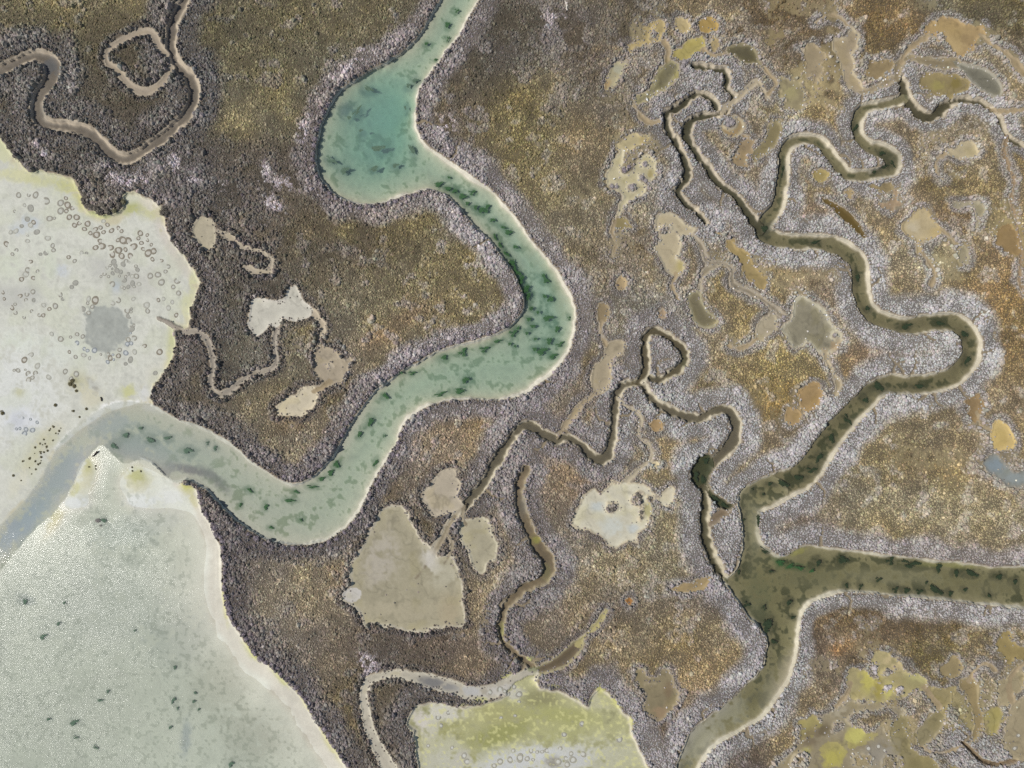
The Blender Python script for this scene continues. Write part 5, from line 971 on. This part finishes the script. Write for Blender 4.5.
along(SALT_EDGE[2:12], -3.2, 6.0, (2.4, 3.6), 'dark', 'dark shrub on the yellow rimmed edge of the salt flat below the brown creek', 'shrubs edging the salt flat below the brown creek')
along(SALT_EDGE[17:27], -3.2, 6.5, (2.4, 3.6), 'dark', 'dark shrub on the cream bare edge east of the salt flat rings', 'shrubs edging the salt flat east of the rings')
along(SALT_EDGE[27:], -3.2, 7.0, (2.4, 3.4), 'dark', 'dark shrub edging the salt flat near the green creek mouth', 'shrubs edging the salt flat near the creek mouth')
for (x, y, q) in [(86, 203, 3.4), (91, 208, 3.6), (97, 209, 3.4), (101, 212, 4.4), (109.5, 212.5, 4.2), (116, 211, 3.0), (120, 206, 3.2), (105, 206, 3.6), (113, 205, 3.4), (124, 202, 2.8), (88, 197, 3.2), (165, 214, 4.0), (161, 212, 2.4)]:
    shrub(x, y, q, 'dark' if q > 3 else 'olive', 'isolated rounded shrub with a gap of pale mud round it' if y > 211.5 and x > 150 else 'rounded dark shrub of the clump jutting into the salt flat', 'shrubs jutting into the salt flat' if not (y > 211.5 and x > 150) else 'isolated shrubs in the pale mud notch')
along(BEACH_EDGE[1:-2], -3.0, 6.0, (2.4, 3.6), 'lilac', 'dark lilac shrub on the yellow lip above the pale beach', 'shrubs along the beach')
along(GW[10:22], 3.0, 7.5, (2.2, 3.2), 'lilac', 'shrub on the rim of the turquoise pool', 'shrubs round the turquoise pool')
along(GE[34:50], -3.0, 8.0, (2.2, 3.2), 'lilac', 'shrub on the cream bank below the creek meander', 'shrubs on the bank below the creek meander')
along(GW[33:52], 3.4, 7.5, (2.2, 3.2), 'lilac', 'shrub on the marsh spur inside the creek meander', 'shrubs on the spur inside the meander')
for (x, y, q, g) in [(639, 496, 2.6, 0), (640, 501, 2.6, 0), (637, 494, 2.2, 0), (641, 512, 2.2, 0), (641, 517, 2.0, 0), (612, 509, 3.4, 1), (610, 507, 2.0, 1), (649, 498, 1.8, 2),
                     (612, 187, 3.0, 3), (616, 187, 2.4, 3), (631.5, 188, 3.2, 4), (644.5, 165, 2.8, 5), (641, 178, 3.0, 6), (645, 181, 2.4, 6), (648, 184, 1.8, 6), (624, 171, 3.2, 7), (628, 168, 2.8, 7),
                     (873, 667, 3.4, 8), (874, 671, 2.6, 8), (885, 687, 3.2, 9), (889, 686, 2.4, 9), (897, 689, 3.2, 10), (900, 687, 2.6, 10), (684, 64, 3.2, 11), (685, 71, 3.4, 11), (682, 68, 2.8, 11), (834, 335, 2.4, 12), (727, 121, 3.2, 13), (731, 124, 3.2, 13), (727, 126, 2.6, 13), (783, 317, 2.4, 14)]:
    where = ['shrub of the long islet in the white star pan', 'round dark shrub alone in the white star pan', 'tiny shrub east of the long islet in the white star pan', 'shrub of the wide western islet in the forked pale pan', 'round shrub alone in the lower fork of the pale pan', 'small shrub alone in the upper bowl of the forked pan', 'shrub of the slanting islet in the forked pale pan', 'shrub on the tongue splitting the forked pale pan',
             'pale grey shrub at the top of the yellow algae pan', 'pale grey shrub in the middle of the yellow pan', 'pale grey shrub by the olive edge of the yellow pan', 'shrub of the oval islet beside the long olive pool', 'tiny shrub on the edge of the large olive grey pool', 'shrub inside the tan crescent pan', 'shrub in the mouth of the large olive grey pool'][g]
    key = ['dark', 'dark', 'dark', 'grey', 'grey', 'grey', 'grey', 'lilac', 'pale', 'pale', 'pale', 'grey', 'grey', 'grey', 'grey'][g]
    multi = g in (0, 1, 3, 6, 7, 8, 9, 10, 11, 13)
    shrub(x, y, q, key, where, where.replace('shrub', 'shrubs', 1) if multi else None, hs=.8)
for (x, y, q, lab, g) in [(72, 381, 2.6, 'olive tuft of the knot on the sandy flat', 'tufts of the sandy knot'), (74, 386, 2.4, 'olive tuft of the knot on the sandy flat', 'tufts of the sandy knot'), (70, 384, 2.2, 'olive tuft of the knot on the sandy flat', 'tufts of the sandy knot'), (76, 391, 1.8, 'olive tuft of the knot on the sandy flat', 'tufts of the sandy knot'),
                          (55, 405, 2.0, 'lone brown tuft on the white flat north of the spit', None), (86, 409, 1.6, 'small tuft beside the pale channel lip', None), (73, 411, 1.5, 'small tuft halfway along the spit', None), (79, 417, 1.4, 'tiny tuft low on the channel lip', None), (2, 413, 2.4, 'dark tuft at the far edge of the flat', None)]:
    shrub(x, y, q, 'tuft', lab, g, name='marsh_tuft', hs=.6)
for k in range(34):
    t = random.random(); x = 22 + 36 * t + random.gauss(0, 4.5); y = 474 - 46 * t + random.gauss(0, 4.5)
    if sample(DC, np.array([x]), np.array([y]))[0] < 6: continue
    shrub(x, y, random.uniform(.7, 1.5), 'tuft', 'small olive tuft scattered on the tan spit north of the channel', 'tufts on the tan spit', name='marsh_tuft', hs=.6)
for (x, y, lab) in [(88.5, 467, 'small dark tuft on the yellow sand spit, nearest the blue channel'), (95, 466, 'larger dark tuft on the inner side of the yellow sand spit'), (95.3, 469, 'small dark tuft just below a larger one on the spit'), (131.5, 467.5, 'small dark tuft at the top of the round sand islet'), (132, 471, 'dark tuft just below the top of the round islet'), (140.5, 471.5, 'lone dark tuft on the yellow centre of the round islet')]:
    shrub(x, y, 1.1, 'tuft', lab, None, name='marsh_tuft', hs=.8)

# ================================================================ rings on the mud
def ring_mesh(seed, R=0.47, wr=0.17):
    r = random.Random(seed); V_, F_ = [], []; n = 18
    ph = [r.uniform(0, 6.28) for _ in range(3)]
    for k in range(n):
        a = 6.2832 * k / n; R_ = R * (1 + .08 * math.sin(a + ph[0]) + .06 * math.sin(2 * a + ph[1]) + .04 * math.sin(3 * a + ph[2]))
        w = wr * (1 + .35 * math.sin(a * 2 + ph[2])); hh = .03 * (1 + .3 * math.sin(a + ph[1]))
        for q, z in ((-w, -.01), (-w * .5, hh * .8), (0, hh), (w * .6, hh * .6), (w, -.01)):
            V_.append(((R_ + q) * math.cos(a), (R_ + q) * math.sin(a), z))
    gap = seed // 7 % 3 == 1 and r.randrange(n)
    for k in range(n):
        if gap is not False and (k - gap) % n < 5: continue
        for j in range(4):
            a, b = k * 5 + j, ((k + 1) % n) * 5 + j
            F_.append((a, a + 1, b + 1, b))
    me = bpy.data.meshes.new('rim'); me.from_pydata(V_, [], F_)
    c = bpy.data.meshes.new('centre'); v = [(0, 0, .018)]; n2 = 14
    for k in range(n2):
        a = 6.2832 * k / n2; v.append(((R - wr * .75) * math.cos(a), (R - wr * .75) * math.sin(a), .006))
    c.from_pydata(v, [], [(0, 1 + k, 1 + (k + 1) % n2) for k in range(n2)])
    for m_ in (me, c): m_.polygons.foreach_set('use_smooth', [True] * len(m_.polygons))
    return me, c


RINGM = {}
for key, rc, cc in (('grey', (156, 152, 138), (192, 191, 178)), ('blue', (148, 152, 152), (190, 193, 190)), ('brown', (140, 132, 116), (192, 188, 174)), ('disc', (158, 156, 144), (164, 162, 150)), ('faint', (176, 174, 160), (194, 193, 180)), ('white', (164, 160, 144), (200, 198, 186))):
    m1, m2 = flat_mat('ring_' + key, rc, .85, .18, 7), flat_mat('ring_centre_' + key, cc, .8, .08, 5)
    RINGM[key] = []
    for q in range(3):
        a, b = ring_mesh(q * 7 + len(key)); a.materials.append(m1); b.materials.append(m2); RINGM[key].append((a, b))
NR = 0
taken = []


def ring(px, py, dpx, key, label, group):
    global NR
    if any((px - x) ** 2 + (py - y) ** 2 < (0.36 * (dpx + d_)) ** 2 for x, y, d_ in taken): return
    a, b = random.choice(RINGM[key])
    o = bpy.data.objects.new('mud_ring', None); COL.objects.link(o); o.empty_display_size = .2
    z = float(sample(Z, np.array([px]), np.array([py]))[0])
    o.location = (wx(px), wy(py), z + .004); s = dpx * random.uniform(.75, 1.2) / 2 / S / .6
    o.scale = (s * random.uniform(.9, 1.1), s * random.uniform(.9, 1.1), 1); o.rotation_euler = (0, 0, random.uniform(0, 6.28))
    tag(o, label, 'mud ring', group)
    for nm_, me_ in (('rim', a), ('centre', b)):
        c = bpy.data.objects.new(nm_, me_); COL.objects.link(c); c.parent = o
    taken.append((px, py, dpx)); NR += 1


R1 = [(18, 195, 5), (28, 195, 5), (35, 195, 5.5), (46, 201, 7), (65.5, 198, 4), (60, 203, 5.5), (67, 205, 6), (60, 211, 6), (66, 211, 5.5), (69, 217, 5.5), (76, 217, 5.5), (72, 208, 4), (49, 218.5, 5.5), (54, 218, 4), (79, 223, 5.5), (87, 223.5, 6), (84, 229, 6), (90, 233, 5), (74, 225, 5), (95, 229, 4.5), (100, 227.5, 5), (107, 224.5, 4), (96, 234.5, 5.5), (103, 232, 5), (111, 230.5, 7), (118, 228, 4.5), (121, 231, 4), (117.5, 240, 5), (122.5, 240, 7.5), (128, 241, 6), (126, 244, 5), (133, 246.5, 7.5), (110, 247.5, 6), (118, 250, 6), (125, 249.5, 5.5), (112, 254, 6), (121, 256, 6), (130, 256, 6.5), (100, 241, 6), (101, 246, 6), (95, 247.5, 5), (138, 238, 5), (140, 233, 5.5), (147, 235, 3.5), (147, 240, 4), (141, 243, 4), (143, 249, 4), (151, 244.5, 4.5), (149, 246, 4), (148, 253, 6.5), (153, 251, 5.5), (152, 259, 6), (161, 260.5, 4.5), (168, 266.5, 4), (176.5, 281, 5), (157.5, 274.5, 6), (161, 282.5, 6), (150, 276, 6), (136, 276, 5), (173, 287, 5.5), (165, 271.5, 4), (178, 293, 5), (112, 284, 5), (104, 274, 5)]
for x, y, q in R1:
    ring(x, y, q, 'brown' if x > 60 and y < 262 else 'grey', 'crisp grey ring of mud on the flat off the dark shrub clump', 'rings off the dark shrub clump')
R2 = [(6, 244, 6), (16, 250, 5), (12, 254, 4), (21, 226, 5), (15, 231, 5), (10, 232, 5), (36, 232, 5.5), (27, 235, 4), (27, 241, 4), (47, 238, 5.5), (52, 245.5, 5), (53, 250, 5), (45, 253, 4), (40, 254, 4), (30, 261.5, 4), (68, 257, 5), (74, 261, 5), (37, 271, 4.5), (27, 270, 6), (25, 274, 6), (21, 279, 6), (33, 278, 5), (81, 253, 4), (86, 253, 4), (103, 221, 4), (30, 225, 6), (33, 222, 5), (27, 219, 6), (24, 205, 5), (30, 208, 6), (14, 211, 4), (71, 287, 6), (75, 283, 5), (60, 295, 6), (62, 299, 5), (43, 305, 5), (55, 306, 5), (49, 309, 4), (33, 300, 5), (88, 299, 5), (95, 300, 6.5), (112, 303, 5), (133, 299, 5), (146, 305, 6), (147, 311, 5), (131, 309, 4), (158, 300, 5), (172, 302, 5), (176, 315, 4), (15, 313, 5), (31, 311, 5), (131, 329, 6), (134, 338, 5), (144, 346, 4), (159, 352, 5.5), (155, 373, 5), (130, 360, 6), (125, 364, 4), (118, 356, 6), (134, 352, 5), (110, 358, 5), (83, 355, 5), (75, 357, 4), (69, 352, 4), (89, 358, 4), (24, 360, 5), (30, 355, 5), (37, 366, 6), (35, 373, 5), (48, 377, 5), (51, 334, 5), (60, 339, 5), (70, 337, 4), (88, 313, 5), (83, 309, 5), (128, 316, 5), (168, 308, 5), (163, 299, 4)]
for x, y, q in R2:
    ring(x, y, q, random.choice(['grey', 'disc', 'faint', 'faint', 'brown']), 'faint weathered ring on the wet middle of the salt flat', 'rings on the middle of the salt flat')
for cx, cy, sx, sy, n, lab, g, keys in [(122, 275, 22, 15, 46, 'grey ring crowded among others above the grey puddled patch', 'crowded rings above the grey patch', ['grey', 'disc', 'disc', 'faint']), (106, 328, 29, 31, 44, 'small grey ring on the rim of the round grey patch', 'rings round the grey patch', ['grey', 'blue']), (25, 300, 30, 20, 14, 'dull ring on the brown stained side of the flat', 'rings on the stained side of the flat', ['grey', 'brown']), (25, 425, 12, 10, 12, 'bluish ring on the damp patch above the channel', 'rings on the damp patch above the channel', ['blue']), (40, 375, 40, 8, 10, 'faint ring on the white flat near the sandy knot', 'rings near the sandy knot', ['grey', 'white'])]:
    for k in range(n):
        a = random.uniform(0, 6.28); q = math.sqrt(random.random()) if cy != 328 else random.uniform(.82, 1.12)
        x, y = cx + sx * q * math.cos(a), cy + sy * q * math.sin(a)
        if x < 1 or sample(ID, np.array([x]), np.array([y]))[0] != 1: continue
        ring(x, y, random.uniform(2.8, 5.6), random.choice(keys), lab, g)
R3 = [(438, 718, 5.5), (441, 726, 4.5), (448, 713, 4), (464, 756, 7), (467, 762, 6), (452, 748, 4.5), (428, 746, 3.5), (500, 689, 6), (508, 694.5, 5.5), (514, 687, 5.5), (519, 694.5, 6.5), (519, 702, 4.5), (490, 692, 5), (501, 718, 4.5), (504.5, 691, 4), (515, 716, 4), (582, 724, 5), (619.5, 740, 6.5), (531, 751, 6), (537, 752.5, 5), (560, 749, 6), (571, 754, 5), (573, 760, 6.5), (583, 754.5, 6.5), (558, 762, 7), (513, 751, 5), (520, 758, 7), (500, 762, 6), (510, 760, 5), (527, 759, 5), (533, 760, 4.5), (566, 759, 5), (547, 751, 4.5), (564, 735, 6), (542, 752, 4), (567, 765, 5), (494, 766, 5)]
for x, y, q in R3:
    near = y < 700
    ring(x, y, q, 'white' if y > 745 else 'grey', 'grey ring in the pale creek mouth above the green algae flat' if near else ('pale ring on the white strip of the algae flat' if y > 744 and x > 480 else 'ring lying alone on the green algae'), 'rings in the pale creek mouth' if near else ('rings on the white strip' if y > 744 and x > 480 else 'rings on the green algae'))
for x, y, q in [(868, 748, 6), (878, 746, 5), (884, 750, 5), (872, 758, 6), (860, 756, 4), (1018, 735, 6), (1014, 748, 5)]:
    ring(x, y, q, 'brown', 'brownish ring on the tan mud near the yellow algae' if x < 900 else 'brownish ring on the tan mud corner', 'rings by the yellow algae' if x < 900 else 'rings on the tan corner')

# ================================================================ weed patches in the water
MAT['weed'] = flat_mat('weed', (64, 98, 62), .8, .3, 5)
MAT['weed_dark'] = flat_mat('weed_dark', (50, 62, 42), .8, .3, 5)
MAT['weed_blue'] = flat_mat('weed_blue', (92, 114, 94), .8, .25, 5)
MAT['weed_bright'] = flat_mat('weed_bright', (54, 88, 50), .8, .25, 5)


def weed_mesh(seed, mat, n=520):
    r = random.Random(seed); V_, F_ = [], []
    lob = [(max(-.6, min(.6, r.gauss(0, .36))), max(-.6, min(.6, r.gauss(0, .36))), r.uniform(.3, .6)) for _ in range(6)]
    spine = [(lx * t, ly * t) for lx, ly, _ in lob for t in (.12, .24, .36, .48, .6, .72, .84, .96)]
    kept = []
    for i_ in list(range(n, n + len(spine))) + list(range(n)):
        lx, ly, lr = r.choice(lob); a = r.uniform(0, 6.283); q = lr * min(1.3, abs(r.gauss(0, .55)))
        p = np.array([lx + q * math.cos(a), ly + q * math.sin(a), r.uniform(.0, .012)])
        if i_ >= n: p[:2] = spine[i_ - n]
        if i_ < n and kept and min((p[0] - a_) ** 2 + (p[1] - b_) ** 2 for a_, b_ in kept) > .02: continue
        kept.append((p[0], p[1]))
        s = r.uniform(.03, .085); b = len(V_); th = r.uniform(0, 6.283); m = r.choice((4, 5))
        for k in range(m):
            t = th + 6.2832 * k / m; s_ = s * r.uniform(.6, 1.3)
            V_.append((p[0] + s_ * math.cos(t), p[1] + s_ * math.sin(t), p[2] + r.uniform(-.003, .004)))
        F_.append(tuple(range(b, b + m)))
    me = bpy.data.meshes.new('weed_patch'); me.from_pydata(V_, [], F_); me.materials.append(mat)
    return me


WM = {k: [weed_mesh(s * 5 + len(k), MAT[k]) for s in range(5)] for k in ('weed', 'weed_dark', 'weed_blue', 'weed_bright')}
shade = {'weed': 'dark green', 'weed_bright': 'deep green', 'weed_blue': 'dull blue green', 'weed_dark': 'blackish olive'}
for where, (key, lst) in W.items():
    for x, y, rx, ry, rot in lst:
        o = bpy.data.objects.new('weed_patch', random.choice(WM[key])); COL.objects.link(o)
        zz = max(0.008, float(sample(Z, np.array([x]), np.array([y]))[0]) + .008)
        o.location = (wx(x), wy(y), zz); q_ = random.uniform(.7, 1.45); o.scale = (rx / S * 1.15 * q_, ry / S * 1.15 * random.uniform(.75, 1.3), 1); o.rotation_euler = (0, 0, -rot + random.gauss(0, .35))
        tag(o, f'{shade[key]} weed patch {where}', 'weed patch', f'weed patches {where}')

# ================================================================ birds, driftwood, boulder
def skin_body(name, pts, radii, mat, parent=None, edges=None):
    me = bpy.data.meshes.new(name)
    me.from_pydata(pts, edges or [(i, i + 1) for i in range(len(pts) - 1)], [])
    o = link(name, me, mat, parent)
    md = o.modifiers.new('skin', 'SKIN')
    for v, r_ in zip(me.skin_vertices[0].data, radii): v.radius = (r_, r_)
    me.skin_vertices[0].data[0].use_root = True
    sb = o.modifiers.new('smooth', 'SUBSURF'); sb.levels = 2; sb.render_levels = 2
    return o


MAT['feather'] = flat_mat('white_feather', (245, 244, 238), .7, .03, 9)
MAT['bill'] = flat_mat('bill', (120, 96, 50), .5, .1, 9)
MAT['leg'] = flat_mat('bird_leg', (60, 58, 50), .6, .1, 9)
MAT['log'] = flat_mat('driftwood', (70, 62, 54), .9, .3, 6)
MAT['palelog'] = flat_mat('pale_driftwood', (206, 198, 184), .9, .15, 6)
MAT['rock'] = flat_mat('rock', (128, 122, 116), .85, .35, 4)


def bird(px, py, s, ang, label):
    z = float(sample(Z, np.array([px]), np.array([py]))[0])
    o = skin_body('white_bird', [(0, 0, .42), (-.18, 0, .44), (-.36, 0, .40), (.14, 0, .47), (.22, 0, .60), (.20, 0, .74), (.27, 0, .82), (.33, 0, .82)], [.12, .12, .04, .09, .045, .035, .05, .03], MAT['feather'],
                  edges=[(0, 1), (1, 2), (0, 3), (3, 4), (4, 5), (5, 6), (6, 7)])
    o.location = (wx(px), wy(py), z); o.rotation_euler = (0, 0, ang); o.scale = (s, s, s)
    tag(o, label, 'bird')
    for sy in (-1, 1):
        me = bpy.data.meshes.new('wing')
        V_ = [(.12, .10 * sy, .50), (.05, .15 * sy, .52), (-.15, .16 * sy, .50), (-.40, .06 * sy, .43), (-.30, .10 * sy, .36), (-.05, .15 * sy, .38), (.10, .13 * sy, .42)]
        V2 = [(x, y - .05 * sy, z_) for x, y, z_ in V_]
        n = len(V_)
        me.from_pydata(V_ + V2, [], [tuple(range(n)), tuple(range(2 * n - 1, n - 1, -1))] + [(k, (k + 1) % n, n + (k + 1) % n, n + k) for k in range(n)])
        link('wing', me, MAT['feather'], o)
        lg = skin_body('leg', [(-.02, .05 * sy, .36), (-.04, .05 * sy, .2), (.0, .05 * sy, .02), (.09, .05 * sy, .005)], [.016, .013, .012, .01], MAT['leg'], o)
    me = bpy.data.meshes.new('bill'); me.from_pydata([(.33, .02, .83), (.33, -.02, .83), (.33, 0, .80), (.47, 0, .80)], [], [(0, 1, 3), (1, 2, 3), (2, 0, 3), (0, 2, 1)])
    link('bill', me, MAT['bill'], o)


bird(646.2, 100.6, 0.85, 2.2, 'white bird standing in the long olive pool')
bird(613.9, 179.2, 0.55, 0.6, 'smaller white bird on the forked pale pan')


def log(name, p, q, r0, r1, mat, label, branches=()):
    z = lambda a: float(sample(Z, np.array([a[0]]), np.array([a[1]]))[0])
    A = np.array([wx(p[0]), wy(p[1]), max(z(p), 0) + r0 * .7]); B = np.array([wx(q[0]), wy(q[1]), max(z(q), 0) + r1 * .7])
    pts, rad, ed = [], [], []
    for k in range(5):
        t = k / 4; c = A + (B - A) * t + np.array([random.uniform(-.05, .05), random.uniform(-.05, .05), 0]) - A
        pts.append(tuple(c)); rad.append(r0 + (r1 - r0) * t)
        if k: ed.append((k - 1, k))
    for at, dx, dy in branches:
        c = np.array(pts[at]) + np.array([dx, dy, .08]); pts.append(tuple(c)); rad.append(r1 * .7); ed.append((at, len(pts) - 1))
    o = skin_body(name, pts, rad, mat, edges=ed); o.location = tuple(A)
    return tag(o, label, 'driftwood')


log('driftwood', (92, 456.5), (97.5, 451.5), .10, .16, MAT['log'], 'dark driftwood log lying at the tip of the yellow spit', [(3, .15, .12)])
log('driftwood', (100.5, 397), (101.6, 401.5), .12, .10, MAT['log'], 'short dark driftwood piece on the tan spit by the channel lip', [(2, .1, 0)])
log('driftwood', (534, 244.5), (545, 245.5), .05, .09, MAT['palelog'], 'bleached branch caught in the bank shrubs above the creek bend', [(2, .1, .25), (3, .2, -.2)])
log('driftwood', (565, 2), (567, 12), .10, .14, MAT['palelog'], 'bleached trunk among pale dead scrub at the top edge', [(2, .3, .1)])


def rock(px, py, rpx, label):
    r = random.Random(int(px)); V_, F_ = [], []; n, m = 10, 5
    for j in range(m):
        ph = j / (m - 1) * 1.5708
        for k in range(n):
            a = 6.2832 * k / n; q = rpx / S * math.cos(ph * .96) * r.uniform(.85, 1.15)
            V_.append((q * math.cos(a), q * math.sin(a) * .8, rpx / S * .55 * math.sin(ph) * r.uniform(.9, 1.1)))
    for j in range(m - 1):
        for k in range(n):
            a, b = j * n + k, j * n + (k + 1) % n; F_.append((a, b, b + n, a + n))
    F_.append(tuple(range((m - 1) * n, m * n)))
    me = bpy.data.meshes.new('boulder'); me.from_pydata(V_, [], F_)
    o = link('boulder', me, MAT['rock']); o.location = (wx(px), wy(py), float(sample(Z, np.array([px]), np.array([py]))[0]) - .02)
    tag(o, label, 'boulder')


rock(97, 521, 3.0, 'grey boulder standing in the shallows beside a weed patch')
rock(99.5, 526, 1.6, 'small pale stone just below the grey boulder')

# ================================================================ light, sky, camera
EL, AZ = math.radians(50), math.radians(184)                  # sun in the west (photo left)
sd_ = (math.cos(EL) * math.cos(AZ), math.cos(EL) * math.sin(AZ), math.sin(EL))
sun = bpy.data.lights.new('sun', 'SUN'); sun.energy = 4.0; sun.angle = math.radians(0.53); sun.color = (1.0, 0.965, 0.91)
so = bpy.data.objects.new('sun', sun); COL.objects.link(so)
from mathutils import Vector
so.rotation_euler = Vector(sd_).to_track_quat('Z', 'Y').to_euler()
so.location = (-60, 0, 80)
wd = bpy.data.worlds.new('World'); SC.world = wd; wd.use_nodes = True
nt = wd.node_tree; nt.nodes.clear()
ow = nt.nodes.new('ShaderNodeOutputWorld'); bg = nt.nodes.new('ShaderNodeBackground'); sk = nt.nodes.new('ShaderNodeTexSky')
sk.sky_type = 'NISHITA'; sk.sun_disc = False; sk.sun_elevation = EL; sk.sun_rotation = math.radians(266)
bg.inputs[1].default_value = 0.09
nt.links.new(sk.outputs[0], bg.inputs[0]); nt.links.new(bg.outputs[0], ow.inputs[0])

H = 120.0
cam = bpy.data.cameras.new('camera'); co = bpy.data.objects.new('camera', cam); COL.objects.link(co)
cam.sensor_width = 36; cam.lens = 36 * H / (1024 / S); cam.clip_end = 20000; cam.clip_start = 0.5
co.location = (0, 0, H + 0.2); co.rotation_euler = (0, 0, 0)
SC.camera = co
SC.render.resolution_x, SC.render.resolution_y = 1024, 768
SC.cycles.use_denoising = False
SC.cycles.max_bounces = 5; SC.cycles.transparent_max_bounces = 8; SC.cycles.diffuse_bounces = 2
SC.cycles.caustics_reflective = False; SC.cycles.caustics_refractive = False
SC.view_settings.view_transform = 'Standard'; SC.view_settings.look = 'None'
SC.view_settings.exposure = 0.0; SC.view_settings.gamma = 1.0
print('rings', NR, 'objects', len(SC.objects), 'bank shrubs', NPL)
